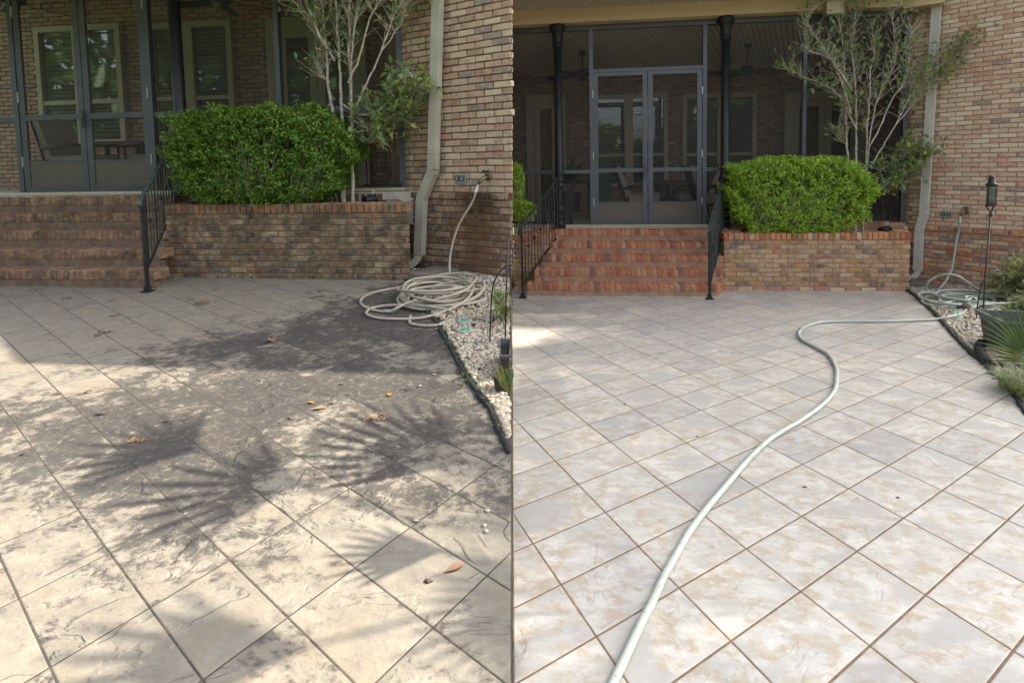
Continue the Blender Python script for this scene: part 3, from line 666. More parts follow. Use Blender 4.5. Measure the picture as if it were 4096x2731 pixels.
porch_wall(FA, 'dim brown brick porch wall with windows behind the shaded left screens', 3.5, -4.6, 3.6, 1.222, 4.75, .0765, .232, 1.13,
           [(-3.35, -1.67, 2.0, 4.09, -2.5, 2.76), (-1.15, .40, 2.0, 4.04, -.41, 2.76)], [(1.03, 2.75, 1.23, 4.02, 2)])
porch_wall(FB, 'dim brick porch wall with windows under the grey beadboard ceiling', 3.9, -4.97, 2.75, .468, 3.44, .0668, .202, 1.0,
           [(-3.13, -1.62, 1.0, 2.92, -2.41, 1.67), (-1.33, .125, 1.0, 2.875, -.56, 1.65)], [(-4.55, -3.72, .475, 2.97, 1), (.654, 2.212, .475, 2.85, 2)])

# roofs: porch ceiling boards and fascia of the right house, left porch roof and an added shade slab above the picture
def roof_right():
    o = thing('porch_roof', 'tan fascia and grey beadboard ceiling over the clean right porch', 'roof', FB.W(-.4, .85, 3.74))
    mb = MB(); mb.quadbox(plan(FB, [(uX(FB, .7, .057), .70), (2.42, .70), (2.42, .98), (uX(FB, .98, .057), .98)]), 3.735, 3.945)
    mb.quadbox(plan(FB, [(2.422, .70), (2.93, .42), (2.97, .60), (2.422, .98)]), 3.70, 3.95)
    part('fascia', mb, M['beam'], o)
    mould = MB(); rect_uz(mould, FB, 3.84, -4.4, 2.7, 3.35, 3.44, .05); part('moulding', mould, M['trim'], o)
    n = 69; u0 = -3.60; du = .091
    def board(u, t0, t1, z0, z1, mat):
        b = MB(); g_ = .006
        A, Bq, C, D = FB.W(u+g_, t0, z0), FB.W(u+du-g_, t0, z0), FB.W(u+du-g_, t1, z1), FB.W(u+g_, t1, z1)
        top = [p + Vector((0, 0, .02)) for p in (A, Bq, C, D)]
        b.add([A, Bq, C, D]+top, [(3, 2, 1, 0), (4, 5, 6, 7), (0, 1, 5, 4), (1, 2, 6, 5), (2, 3, 7, 6), (3, 0, 4, 7)]); return b
    first = part('ceiling_board', board(u0, .99, 3.9, 3.73, 3.43, M['ceil']), M['ceil'], o)
    sof = part('soffit_board', board(u0, -.15, .695, 3.94, 3.94, M['soffit']), M['soffit'], o)
    f0, s0 = Vector(first.location), Vector(sof.location)
    for i in range(1, n):
        c = first.copy(); COL.objects.link(c); c.parent = o; c.location = f0 + FB.a*du*i
        if (FB.W(u0+du*i, .69, 0)).x > .055:
            c = sof.copy(); COL.objects.link(c); c.parent = o; c.location = s0 + FB.a*du*i
    for i in range(1, 17):
        u = u0 - du*i; ts = (.06-FB.O.x-(u+du)*FB.a.x)/FB.b.x; part('ceiling_board', board(u, ts, 3.9, 3.73-.103*(ts-.99), 3.43, M['ceil']), M['ceil'], o)
    back = MB(); A = [FB.W(-3.52, .995, 3.742), FB.W(2.75, .995, 3.742), FB.W(2.75, 4.1, 3.422), FB.W(-5.03, 4.1, 3.422)]; up_ = [p+Vector((0, 0, .25)) for p in A]
    back.add(A+up_, [(3, 2, 1, 0), (4, 5, 6, 7), (0, 1, 5, 4), (1, 2, 6, 5), (2, 3, 7, 6), (3, 0, 4, 7)])
    back.quadbox(plan(FB, [(-3.1, -.15), (2.6, -.15), (2.6, .69), (-3.4, .69)]), 3.948, 4.05)
    part('decking', back, M['stripe'], o)
    # recessed lights
    for u, t in ((-1.5, 2.3), (-1.53, 1.35), (-3.4, 2.35), (-.75, 3.25)):
        z = 3.73 - .103*(t-.99); l = MB(); l.lathe(FB.W(u, t, z-.012), [(.11, .02), (.11, 0), (.075, -.002), (.07, .012)], 18)
        f = part('recessed_light', l, M['white'], o, True); d = MB(); d.lathe(FB.W(u, t, z-.004), [(.07, .01), (.07, 0), (.03, -.003)], 16); part('lens', d, M['bulb'], f, True)
    return o
roof_right()
party = MB(); party.quadbox([(-.6, 9.25), (.008, 9.25), (.008, 13.5), (-.6, 13.5)], -.6, 4.4)
solo('party_wall', party, M['mortar_b'], 'plain side wall closing the right porch on its left', 'wall')
sidew = MB(); sidew.quadbox(plan(FB, [(2.65, 1.12), (3.2, 1.12), (3.2, 4.2), (2.65, 4.2)]), -.4, 3.7)
solo('side_wall', sidew, M['mortar_b'], 'inner side wall at the right end of the right porch', 'wall')
sidea = MB(); sidea.quadbox([(p[0], p[1]) for p in plan(FA, [(3.12, 1.0), (3.5, 1.0), (3.5, 3.6), (3.12, 3.6)])], .2, 4.8)
solo('side_wall', sidea, M['brick_porch'], 'inner brick side wall at the right end of the left porch', 'wall')
ra = MB(); ra.quadbox([(-9.5, 6.9), (-1.6, 5.75), (-1.25, 6.95), (-.05, 6.2), (-.05, 12), (-9.5, 12)], 4.765, 5.0)
ra.quadbox([(-9.5, 6.1), (-1.6, 5.0), (-1.36, 7.05), (-9.5, 8.1)], 4.02, 4.12); ra.quadbox(plan(FA, [(-5, .90), (2.98, .90), (2.98, 1.0), (-5, 1.0)]), 4.015, 4.76)  # unseen low eave and drop fascia, shaped to darken the left porch
solo('porch_roof', ra, M['soffit'], 'roof slab above the left porch out of frame', 'roof')
rb = MB(); rb.quadbox([(3.77, 5.68), (7.12, 5.31), (7.12, 9.6), (-.6, 9.6), (2.08, 7.13)], 7.2, 7.45)  # unseen slab, added and cut to throw shade on the left tiles
solo('shade_slab', rb, M['slab_brown'], 'upper roof eave of the right house above the picture', 'roof')
ub = MB(); ub.quadbox(plan(FB, [(-3.0, 1.3), (3.4, 1.3), (3.4, 1.6), (-3.0, 1.6)]), 4.06, 7.2)  # unseen wall, added only to carry the shade slab
solo('slab_wall', ub, M['brick_porch'], 'upper storey brick wall above the right porch', 'wall')

# ------------------------------------------------------------------ screen enclosures with double doors
def enclosure(F, t, z0, k, uL, uC, uR, uEndL, uEndR, mull, ztop, label):
    o = thing('screen_enclosure', label, 'porch screen', F.W(uC, t, z0)); w = .062*k; d = .06
    def bar(name, u0, u1, za, zb, dd=d, par=o, mat='bronze', tt=t):
        mb = MB(); rect_uz(mb, F, tt, u0, u1, za, zb, dd); return part(name, mb, M[mat], par)
    bar('header', uEndL, uEndR, ztop, ztop+.075*k, .09)
    bar('sill', uEndL, uEndR, z0-.004, z0+.03*k, .10, mat='trim')
    zt = z0 + 2.50*k
    posts = [(uL-w, uL), (uR, uR+w)] + [(m-w*.45, m+w*.45) for m in mull] + [(uEndR-w, uEndR)]
    for a, b in posts: bar('post', a, b, z0+.03*k, ztop, .075)
    bar('transom', uL, uR, zt, zt+.05*k)
    zr = z0 + .875*k
    bays = sorted([uEndL]+[p for ab in posts for p in ab]+[uEndR]); xs = [(uEndL, uL-w)]; cur = uR+w
    for m in sorted(mull)+[uEndR-w/2]:
        xs.append((cur, m-w*.45)); cur = m+w*.45
    for a, b in xs:
        if b-a < .05: continue
        bar('rail', a, b, zr, zr+.06*k, .05)
        for za, zb in ((z0+.03*k, zr), (zr+.06*k, ztop)): bar('screen_panel', a, b, za+.003, zb-.003, .003, mat='screen', tt=t+.012)
    bar('screen_panel', uL+.004, uR-.004, zt+.053*k, ztop-.003, .003, mat='screen', tt=t+.012)
    for a, b, hs in ((uL+.006, uC-.006, -1), (uC+.006, uR-.006, 1)):
        st = .075*k; mb = MB(); zb_, zt_ = z0+.035*k, zt-.006; tt = t-.014
        rect_uz(mb, F, tt, a, a+st, zb_, zt_, .034); rect_uz(mb, F, tt, b-st, b, zb_, zt_, .034); rect_uz(mb, F, tt, a+st, b-st, zt_-st*.8, zt_, .034); rect_uz(mb, F, tt, a+st, b-st, zb_, zb_+st*.8, .034)
        dr = part('screen_door', mb, M['bronze'], o)
        bar('mid_rail', a+st, b-st, z0+.885*k, z0+.95*k, .034, dr, tt=tt)
        bar('kick_panel', a+st+.002, b-st-.002, zb_+st*.8, z0+.385*k, .012, dr, 'kick', tt)
        bar('kick_rail', a+st, b-st, z0+.387*k, z0+.405*k, .03, dr, tt=tt)
        for za, zb in ((z0+.406*k, z0+.884*k), (z0+.951*k, zt_-st*.8)): bar('screen', a+st-.002, b-st+.002, za, zb, .003, dr, 'screen', tt+.01)
        for zh in (.34, 1.1, 2.1): 
            u = (a-.004) if hs < 0 else (b+.004); bar('hinge', u-.009, u+.009, z0+zh*k, z0+(zh+.12)*k, .05, dr, 'steel', tt-.008)
        if hs < 0:
            h = MB(); c = F.W(b-st*.5+.02, tt-.045, z0+.9*k); h.box(c, .034, .05, .15*k, F.rz); h.box(c+Vector((0, 0, -.06*k))-F.b*.02, .02, .05, .11*k, F.rz)
            part('handle', h, M['potrim'], dr)
    return o
enclosure(FA, .95, 1.235, 1.13, -2.33, -1.35, -.41, -3.7, 3.03, [1.41], 3.93, 'shaded bronze screen wall with double doors above the mildewed steps')
enclosure(FB, .98, .478, 1.0, -2.19, -1.32, -.47, uX(FB, .98, .012), 2.55, [1.06], 3.655, 'bronze screen wall with double doors above the clean red steps')

# ------------------------------------------------------------------ porch columns
def column(F, u, t, z0, z1, k, label):
    o = thing('porch_column', label, 'column', F.W(u, t, z0)); c = F.W(u, t, z0)
    b = MB(); b.box(c+Vector((0, 0, .02*k)), .19*k, .19*k, .04*k, F.rz)
    b.lathe(c, [(.088*k, .04*k), (.092*k, .075*k), (.078*k, .095*k), (.066*k, .12*k), (.082*k, .15*k), (.084*k, .175*k), (.064*k, .20*k), (.062*k, .215*k)], 24); part('base', b, M['iron'], o, False)
    v = MB()                                                      # the leaf-carved bulge
    n = 24; prof = [(.058, .215), (.072, .25), (.083, .30), (.08, .345), (.066, .385), (.07, .40), (.07, .415)]
    vs = [c + Vector((r*k*(1+.05*math.cos(6*2*math.pi*q/n + z*18))*math.cos(2*math.pi*q/n), r*k*(1+.05*math.cos(6*2*math.pi*q/n + z*18))*math.sin(2*math.pi*q/n), z*k)) for r, z in prof for q in range(n)]
    v.add(vs, [(i*n+q, i*n+(q+1) % n, (i+1)*n+(q+1) % n, (i+1)*n+q) for i in range(len(prof)-1) for q in range(n)]); part('leaf_bulb', v, M['iron'], o, True)
    s = MB(); s.lathe(c, [(.07*k, .415*k), (.066*k, .44*k), (.066*k, .66*k), (.078*k, .68*k), (.08*k, .71*k), (.068*k, .73*k), (.068*k, .75*k), (.09*k, .77*k), (.093*k, .79*k), (.07*k, .81*k), (.066*k, .83*k), (.061*k, z1-z0-.36*k)], 20); part('shaft', s, M['iron'], o, True)
    h = z1-z0; cp_ = MB(); cp_.lathe(c, [(.061*k, h-.36*k), (.076*k, h-.355*k), (.08*k, h-.335*k), (.072*k, h-.32*k), (.086*k, h-.30*k), (.078*k, h-.275*k), (.082*k, h-.20*k), (.096*k, h-.13*k), (.118*k, h-.095*k), (.126*k, h-.08*k), (.126*k, h-.03*k), (.118*k, h-.002)], 24); part('capital', cp_, M['iron'], o, False)
column(FA, .06, .78, 1.222, 4.75, 1.13, 'black iron porch column beside the shaded boxwood')
column(FB, -2.70, .83, .47, 3.735, 1.0, 'black iron porch column left of the clean screen doors')
column(FB, -.10, .83, .47, 3.735, 1.0, 'black iron porch column between the clean doors and bright boxwood')

# ------------------------------------------------------------------ stair rails
def railing(F, u, tf, zf, zp, tt, zt, zb0, zb1, n, k, label, skew=0.0):
    o = thing('stair_railing', label, 'railing', F.W(u, tf, zf))
    def pt(t, z): return F.W(u + skew*(t-tf)/(tt-tf), t, z)
    p = MB(); p.bar(pt(tf, zf), pt(tf, zp-.02*k), .032*k, .032*k); p.box(pt(tf, zf+.006), .10*k, .10*k, .012, F.rz); p.box(pt(tf, zf+.035), .055*k, .055*k, .05*k, F.rz)
    for f in (.28, .33, .80, .86): p.box(pt(tf, zf+(zp-zf)*f), .042*k, .042*k, .018*k, F.rz)
    part('post', p, M['iron'], o)
    h = MB(); a = pt(tf, zp); b = pt(tt, zt); dirv = (b-a).normalized()
    path = [a-dirv*.05*k+Vector((0, 0, -.085*k)), a-dirv*.075*k+Vector((0, 0, -.05*k)), a-dirv*.05*k+Vector((0, 0, -.012*k)), a, b-dirv*.06, b + F.b*.06]
    for i in range(len(path)-1): h.bar(path[i], path[i+1] + (path[i+1]-path[i]).normalized()*.006, .042*k, .02*k)
    part('handrail', h, M['rail'], o)
    r = MB(); r.bar(pt(tf+.015, zb0), pt(tt, zb1), .014*k, .03*k); part('bottom_rail', r, M['iron'], o)
    for i in range(n):
        f = (i+1)/(n+1); t = tf + (tt-tf)*f; z0 = zb0+(zb1-zb0)*f; z1 = zp+(zt-zp)*f
        bmb = MB(); bmb.bar(pt(t, z0), pt(t, z1-.008), .013*k, .013*k); bo = part('baluster', bmb, M['rail' if i % 3 else 'iron'], o)
        if i % 2:
            zc = z0 + (z1-z0)*.52; kn = MB(); kn.lathe(pt(t, zc), [(.009*k, -.028*k), (.02*k, -.018*k), (.022*k, .012*k), (.009*k, .03*k)], 8); part('knuckle', kn, M['iron'], bo)
railing(FA, -.045, -.70, .266, 1.262, .72, 2.0, .50, 1.27, 13, .95, 'black iron handrail on the mildewed steps beside the shaded planter', .07)
railing(FB, -.09, -.745, -.338, .655, .78, 1.345, -.15, .44, 13, 1.0, 'black iron handrail between the clean red steps and the right planter')
railing(FB, -2.64, -.72, -.352, .66, .78, 1.375, -.16, .44, 13, 1.0, 'black iron handrail at the left side of the clean red steps')
def flat_rail(F, t, u0, u1, zb, zt, n, label):
    o = thing('porch_railing', label, 'railing', F.W(u0, t, zb))
    a = MB(); a.bar(F.W(u0, t, zt), F.W(u1, t, zt), .035, .018); part('handrail', a, M['rail'], o)
    b = MB(); b.bar(F.W(u0, t, zb), F.W(u1, t, zb), .014, .03); part('bottom_rail', b, M['iron'], o)
    for i in range(n):
        u = u0+(u1-u0)*(i+.5)/n; m = MB(); m.bar(F.W(u, t, zb), F.W(u, t, zt), .013, .013); part('baluster', m, M['iron'], o)
flat_rail(FB, .84, uX(FB, .84, .0), -2.77, .56, 1.385, 6, 'level black iron railing behind the short left planter')
flat_rail(FB, .91, .05, 2.5, .53, 1.33, 22, 'level black iron railing behind the bright boxwood')
flat_rail(FA, .88, .2, 2.95, 1.30, 2.15, 22, 'level black iron railing behind the shaded boxwood')

# ------------------------------------------------------------------ downspouts, outlets, taps
def oriented(c, d, n, sx, sy, sz, mb):
    rz = math.atan2(d[1], d[0]); mb.box(c, sx, sy, sz, rz)
def downspout(o_c, d, n, top, bend, low, foot, w, dep, mat, label, topelbow=False):
    """points are (s along wall, z); the pipe stands off the wall"""
    d = Vector((*d, 0)).normalized(); n = Vector((*n, 0)).normalized(); c0 = Vector((*o_c, 0)); off = n*(dep/2+.065)
    P = lambda s, z: c0 + d*s + off + Vector((0, 0, z))
    o = thing('downspout', label, 'downspout', P(foot[0], foot[1]))
    def pipe(name, pts, ribs=True, closed=True):
        mb = MB(); m = len(pts); prof = []
        nr = 5                                                    # corrugated front
        xs = np.linspace(-w/2, w/2, 4*nr+1)
        for i, x in enumerate(xs): prof.append((x, dep/2 - (.0045 if i % 4 in (1, 2) and ribs and 0 < i < 4*nr-1 else 0)))
        prof += [(w/2+.001, -dep/2), (-w/2-.001, -dep/2)]; k = len(prof); vs = []
        for i, p in enumerate(pts):
            tg = (pts[min(i+1, m-1)]-pts[max(i-1, 0)]).normalized(); x = d - tg*d.dot(tg); x.normalize(); y = x.cross(tg); y = y if y.dot(n) > 0 else -y
            if abs(tg.dot(n)) > .6: y = Vector((0, 0, 1)) - tg*tg.z; y.normalize()
            vs += [p + x*a + y*b for a, b in prof]
        mb.add(vs, [(i*k+q, i*k+(q+1) % k, (i+1)*k+(q+1) % k, (i+1)*k+q) for i in range(m-1) for q in range(k)] + ([tuple(range(k))[::-1], tuple(range((m-1)*k, m*k))] if closed else []))
        return part(name, mb, M[mat], o)
    tp = [P(*top), P(*bend)]
    if topelbow: tp = [P(top[0]-.26, top[1]+.19)-n*.02, P(top[0]-.10, top[1]+.17), P(top[0]-.02, top[1]+.08)] + tp
    pipe('upper_pipe', tp); mid = [P(*bend)+Vector((0, 0, -.004)), P(bend[0]-.004, bend[1]-.03), P(low[0]+.004, low[1]+.03), P(*low)]
    pipe('offset_elbow', mid); pipe('lower_pipe', [P(low[0], low[1]-.003), P(*foot)])
    f = P(*foot); ex = (n*.42 - d*.92).normalized()
    arc = [f+Vector((0, 0, -.003)), f+Vector((0, 0, -.06))+ex*.025, f+Vector((0, 0, -.115))+ex*.09, f+Vector((0, 0, -.14))+ex*.22]
    m2 = MB(); vs = []; side = Vector((-ex.y, ex.x, 0))
    for p, tg in zip(arc, [Vector((0, 0, -1)), Vector((0, 0, -1))*.7+ex*.7, ex*.9-Vector((0, 0, .4)), ex]):
        tg = tg.normalized(); y = side.cross(tg).normalized(); vs += [p + side*a + y*b for a, b in ((-w/2, -dep/2), (w/2, -dep/2), (w/2, dep/2), (-w/2, dep/2))]
    m2.add(vs, [(i*4+q, i*4+(q+1) % 4, (i+1)*4+(q+1) % 4, (i+1)*4+q) for i in range(3) for q in range(4)]); part('outlet_elbow', m2, M[mat], o)
    hole = MB(); hole.box(arc[-1]-ex*.006, .012, w*.84, dep*.78, math.atan2(ex.y, ex.x)); part('mouth_shade', hole, M['shade_fill'], o)  # solid dark plate painting the shade inside the open pipe
    z = bend[1]+.19; st = MB(); s = bend[0] + (top[0]-bend[0])*(z-bend[1])/(top[1]-bend[1]); st.box(P(s, z), w+.006, dep+.006, .03, math.atan2(d.y, d.x)); part('strap', st, M[mat], o)
    return P
dA = (.845, -.534); nA = (-.534, -.845); cA = (-1.224, 7.038)
dB = (.597, -.803); nB = (-.803, -.597); cB = (6.12, 8.82)
downspout(cA, dA, nA, (.64, 4.3), (.44, 1.49), (.25, 1.12), (.19, .47), .115, .085, 'downspout', 'dull beige downspout on the shaded left brick wall')
downspout(cB, dB, nB, (.30, 3.70), (.225, .66), (.17, .40), (.165, -.20), .105, .075, 'downspout_b', 'clean white downspout on the bright right brick wall', True)
def wall_pt(c, d, n, s, z, out): 
    dv = Vector((*d, 0)).normalized(); nv = Vector((*n, 0)).normalized(); return Vector((c[0], c[1], 0)) + dv*s + nv*out + Vector((0, 0, z)), math.atan2(dv.y, dv.x), dv, nv
def outlet(c, d, n, s, z, k, label):
    p, rz, dv, nv = wall_pt(c, d, n, s, z, .006); o = thing('outlet_box', label, 'outlet box', p)
    m = MB(); m.box(p+nv*.006, .145*k, .014, .10*k, rz); part('cover_plate', m, M['steel'], o)
    for q in (-1, 1):
        f = MB(); f.box(p+nv*.018+dv*(.033*k*q), .05*k, .012, .062*k, rz); part('flap', f, M['potrim'], o)
        g_ = MB(); g_.bar(p+nv*.028+dv*(.033*k*q)+Vector((0, 0, -.02*k)), p+nv*.028+dv*(.033*k*q)+Vector((0, 0, .022*k)), .008, .008); part('latch', g_, M['steel'], o)
outlet(cA, dA, nA, .76, 1.378, 1.1, 'grey outlet cover on the shaded left brick wall'); outlet(cB, dB, nB, .472, .675, 1.0, 'grey outlet cover on the bright right brick wall')
def faucet(c, d, n, s, z, k, label):
    p, rz, dv, nv = wall_pt(c, d, n, s, z, .0); o = thing('hose_tap', label, 'tap', p)
    m = MB(); m.tube([p, p+nv*.02], .032*k, 12); m.tube([p, p+nv*.07*k, p+nv*.10*k+Vector((0, 0, -.02*k))-dv*.02*k, p+nv*.12*k+Vector((0, 0, -.06*k))-dv*.045*k], [.018*k, .02*k, .018*k, .016*k], 10); m.tube([p+nv*.05*k, p+nv*.055*k+Vector((0, 0, .055*k))], .008*k, 8); part('valve_body', m, M['brass'], o, True)
    h = MB(); q = p+nv*.055*k+Vector((0, 0, .06*k)); ring = [q + Vector((.032*k*math.cos(a), .032*k*math.sin(a), .006*math.sin(2*a))) for a in np.linspace(0, 2*math.pi, 15)]; h.tube(ring, .006*k, 6, False)
    for a in range(4): h.tube([q, q+Vector((.032*k*math.cos(a*1.571), .032*k*math.sin(a*1.571), 0))], .005*k, 5)
    part('wheel_handle', h, M['iron'], o, True)
    return p+nv*.12*k+Vector((0, 0, -.06*k))-dv*.045*k
tapA = faucet(cA, dA, nA, 1.15, 1.39, 1.15, 'tarnished brass tap on the shaded left brick wall'); tapB = faucet(cB, dB, nB, .715, .725, 1.0, 'tarnished brass tap on the bright right brick wall')

# ================================================================== planting beds
def poly_area_mesh(name, pts, z_of, mat):
    vs = [(x, y, z_of(x, y)) for x, y in pts]; me = raw_mesh(name, vs, [tuple(range(len(vs)))], mat); o = bpy.data.objects.new(name, me); COL.objects.link(o); return o
def bed(side, edge, outline, mat):
    o = poly_area_mesh('planting_bed', outline, lambda x, y: gz(side, y)+.006, mat); o['kind'] = 'structure'; return o
bed('A', EDGE_A, [EDGE_A[-1]] + [(XG-.001, 2.72), (XG-.001, 6.40), (-1.2, 7.15)] + [(-1.24, 6.75)] + EDGE_A[:-1], M['soil'])
bed('B', EDGE_B, EDGE_B[::-1] + [(5.70, 8.6), (6.15, 8.9), (9.0, 5.2), (9, 3.0), (3.6, 3.0)], M['soil'])
def edging(side, pts, r, label):
    P = []
    for i, p in enumerate(smooth_path([(x, y, 0) for x, y in pts], 7)):
        P.append((p.x + random.uniform(-.006, .006), p.y + random.uniform(-.006, .006), gz(side, p.y) + r*.55 + random.uniform(-.004, .004)))
    mb = MB(); mb.tube(P, [r*random.uniform(.8, 1.15) for _ in P], 7); solo('bed_edging', mb, M['edging'], label, 'edging', smooth=True)
edging('A', EDGE_A, .016, 'black edging strip between the mildewed tiles and pebbles'); edging('B', EDGE_B, .019, 'black edging strip between the clean tiles and pebbles')
edging('B', [(4.32, 5.215), (4.146, 5.021), (3.99, 4.79), (3.915, 4.604), (3.955, 4.5), (4.05, 4.44)], .045, 'curled black edging end in front of the dark plastic planter')

def pebbles(side, region, n, name):
    bm = bmesh.new(); bmesh.ops.create_icosphere(bm, subdivisions=1, radius=1.0); bv = np.array([v.co[:] for v in bm.verts]); bf = np.array([[v.index for v in f.verts] for f in bm.faces]); bm.free()
    V, Fc = [], []; k = 0
    for _ in range(n):
        x, y, lay = region()
        if x is None: continue
        a = rng.uniform(0, 6.283); r = rng.uniform(.008, .018)*(1.0 if rng.random() > .12 else 1.35); sc = np.array([r*rng.uniform(.9, 1.5), r, r*rng.uniform(.5, .75)])
        q = bv*sc*(1+rng.uniform(-.12, .12, (len(bv), 1))); t1 = rng.normal(0, .25)
        q = q @ np.array([[1, 0, math.sin(t1)], [0, 1, 0], [-math.sin(t1), 0, 1]]); c, s = math.cos(a), math.sin(a)
        q = q @ np.array([[c, s, 0], [-s, c, 0], [0, 0, 1]]) + np.array([x, y, gz(side, y)+.012+lay])
        V.append(q); Fc.append(bf+k); k += len(bv)
    o = np_part(name, np.concatenate(V), np.concatenate(Fc), M['pebble'], None, True, 'stuff'); return o
def regA():
    y = rng.uniform(2.75, 6.75); xe = interp(EDGE_A, y)+.03; x1 = -.045
    if xe >= x1: return None, 0, 0
    x = rng.uniform(xe, x1)
    if (x+1.224)*.534+(y-7.038)*.845 > -.06: return None, 0, 0
    if 5.0 < y and x < -.72 and rng.random() < .35: return None, 0, 0
    return x, y, rng.uniform(0, .012)
def regB():
    y = rng.uniform(3.5, 8.5); xe = interp(EDGE_B, y)+.03; x1 = min(xe+2.6, .93*y+.1)
    if xe >= x1: return None, 0, 0
    x = rng.uniform(xe, x1)
    if (x-6.12)*.803+(y-8.82)*.597 > -.07: return None, 0, 0
    return x, y, rng.uniform(0, .012)
tag(pebbles('A', regA, 7000, 'gravel'), 'cream river pebbles in the shaded left bed', 'gravel')
tag(pebbles('B', regB, 14000, 'gravel'), 'cream river pebbles in the right bed', 'gravel')

def leaf_quads(P, D, U, L, W, fold=.25):
    """folded leaves: P base points, D directions, U up-vectors; 2 quads each"""
    n = len(P); D = D/np.linalg.norm(D, axis=1, keepdims=True); S = np.cross(D, U); S /= np.maximum(np.linalg.norm(S, axis=1, keepdims=True), 1e-6); Nn = np.cross(S, D)
    L = np.broadcast_to(L, (n,))[:, None]; W = np.broadcast_to(W, (n,))[:, None]
    v0 = P; v1 = P + D*L*.45 + S*W*.5 + Nn*W*fold; v2 = P + D*L - Nn*L*.12; v3 = P + D*L*.45 - S*W*.5 + Nn*W*fold; vm = P + D*L*.5
    V = np.stack([v0, v1, v2, v3, vm], 1).reshape(-1, 3); b = (np.arange(n)*5)[:, None]
    F = np.concatenate([b+np.array([[0, 1, 2, 4]]), b+np.array([[0, 4, 2, 3]])], 1).reshape(-1, 4)
    return V, F
def rdir(n): 
    d = rng.normal(0, 1, (n, 3)); return d/np.linalg.norm(d, axis=1, keepdims=True)

# ------------------------------------------------------------------ boxwood bushes
def boxwood(F, c, rad_, n, mat, k, label, slope=(0, 0), grp=None, stems=True):
    """c, rad_ in (u, t, z)"""
    o = thing('boxwood_bush', label, 'bush', F.W(c[0], c[1], c[2]-rad_[2]))
    d = rdir(n); p = 5.0
    s = (np.abs(d[:, 0])**p+np.abs(d[:, 1])**p+np.abs(d[:, 2])**p)**(-1/p)
    shell = np.where(rng.random(n) < .82, rng.uniform(.86, 1.0, n), rng.uniform(.45, .9, n))
    ph = rng.uniform(0, 6.28, 6)
    lump = 1+.045*np.sin(d[:, 0]*7*rad_[0]/rad_[2]+ph[0])*np.sin(d[:, 2]*6+ph[1])+.04*np.sin(d[:, 0]*15+ph[2]+d[:, 2]*8)+.04*np.sin(d[:, 2]*19+d[:, 0]*23+ph[3])
    q = d*(s*shell*lump)[:, None]
    zz = q[:, 2]
    q[:, 0] *= np.where(zz < 0, 1+.20*zz, 1.0)                       # narrower at the foot
    L = q*np.array(rad_); L[:, 2] -= np.where((q[:, 0] > .62) & (zz > 0), (q[:, 0]-.62)*slope[0]*zz, 0); L[:, 0] += np.where(zz < 0, slope[1]*zz, 0)
    keep = rng.random(n) > np.where(np.sin(q[:, 0]*21+ph[4])*np.sin(q[:, 2]*9+ph[5]) > .30, .72, .06)*(zz < .45)
    L = L[keep]; d = d[keep]
    a, b = np.array(F.a), np.array(F.n)*-1
    ctr = np.array(F.W(c[0], c[1], c[2]))
    P = ctr + L[:, :1]*a + L[:, 1:2]*b + L[:, 2:]*np.array([0, 0, 1.0])
    dw = d[:, :1]*a + d[:, 1:2]*b + d[:, 2:]*np.array([0, 0, 1.0])
    PP, DD, UU = [], [], []
    for j in range(6):                                               # a sprig of six small leaves
        up_ = dw*.85 + np.array([0, 0, .6]) + rng.normal(0, .35, dw.shape)
        ax = up_/np.linalg.norm(up_, axis=1, keepdims=True); side = np.cross(ax, rdir(len(ax)))
        PP.append(P + ax*(j*.008*k)); DD.append(ax*.75 + side*.9); UU.append(ax+rng.normal(0, .3, ax.shape))
    PP, DD, UU = map(np.concatenate, (PP, DD, UU)); m = len(PP)
    V, Fc = leaf_quads(PP, DD, UU, rng.uniform(.022, .038, m)*k, rng.uniform(.013, .020, m)*k)
    np_part('foliage', V, Fc, mat, o, False, 'stuff')
    tw = MB()
    for _ in range(60):
        u = rng.uniform(-.8, .8); st = ctr + a*u*rad_[0]*.6 + b*rng.uniform(-.1, .4)*rad_[1] + np.array([0, 0, -rad_[2]*1.05])
        en = ctr + a*(u+rng.uniform(-.2, .2))*rad_[0] + b*rng.uniform(-.25, .6)*rad_[1] + np.array([0, 0, rng.uniform(-.5, .6)*rad_[2]])
        mid = (st+en)/2 + rng.normal(0, .05, 3); tw.tube([st, mid, en], [.012*k, .008*k, .004*k], 5, False)
    part('stems', tw, M['bark'], o, kind='stuff'); return o
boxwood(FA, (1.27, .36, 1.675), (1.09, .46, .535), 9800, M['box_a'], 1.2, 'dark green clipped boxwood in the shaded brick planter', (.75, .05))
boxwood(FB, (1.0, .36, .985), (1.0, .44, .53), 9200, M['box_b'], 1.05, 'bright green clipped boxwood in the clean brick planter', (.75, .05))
boxwood(FB, (-3.28, .42, 1.20), (.15, .2, .30), 900, M['box_b'], 1.05, 'small bright boxwood cut off by the centre line, upper', (0, 0))
boxwood(FB, (-3.12, .36, .78), (.19, .18, .12), 600, M['box_b'], 1.05, 'low bright boxwood beside the left end of the clean steps', (0, 0))

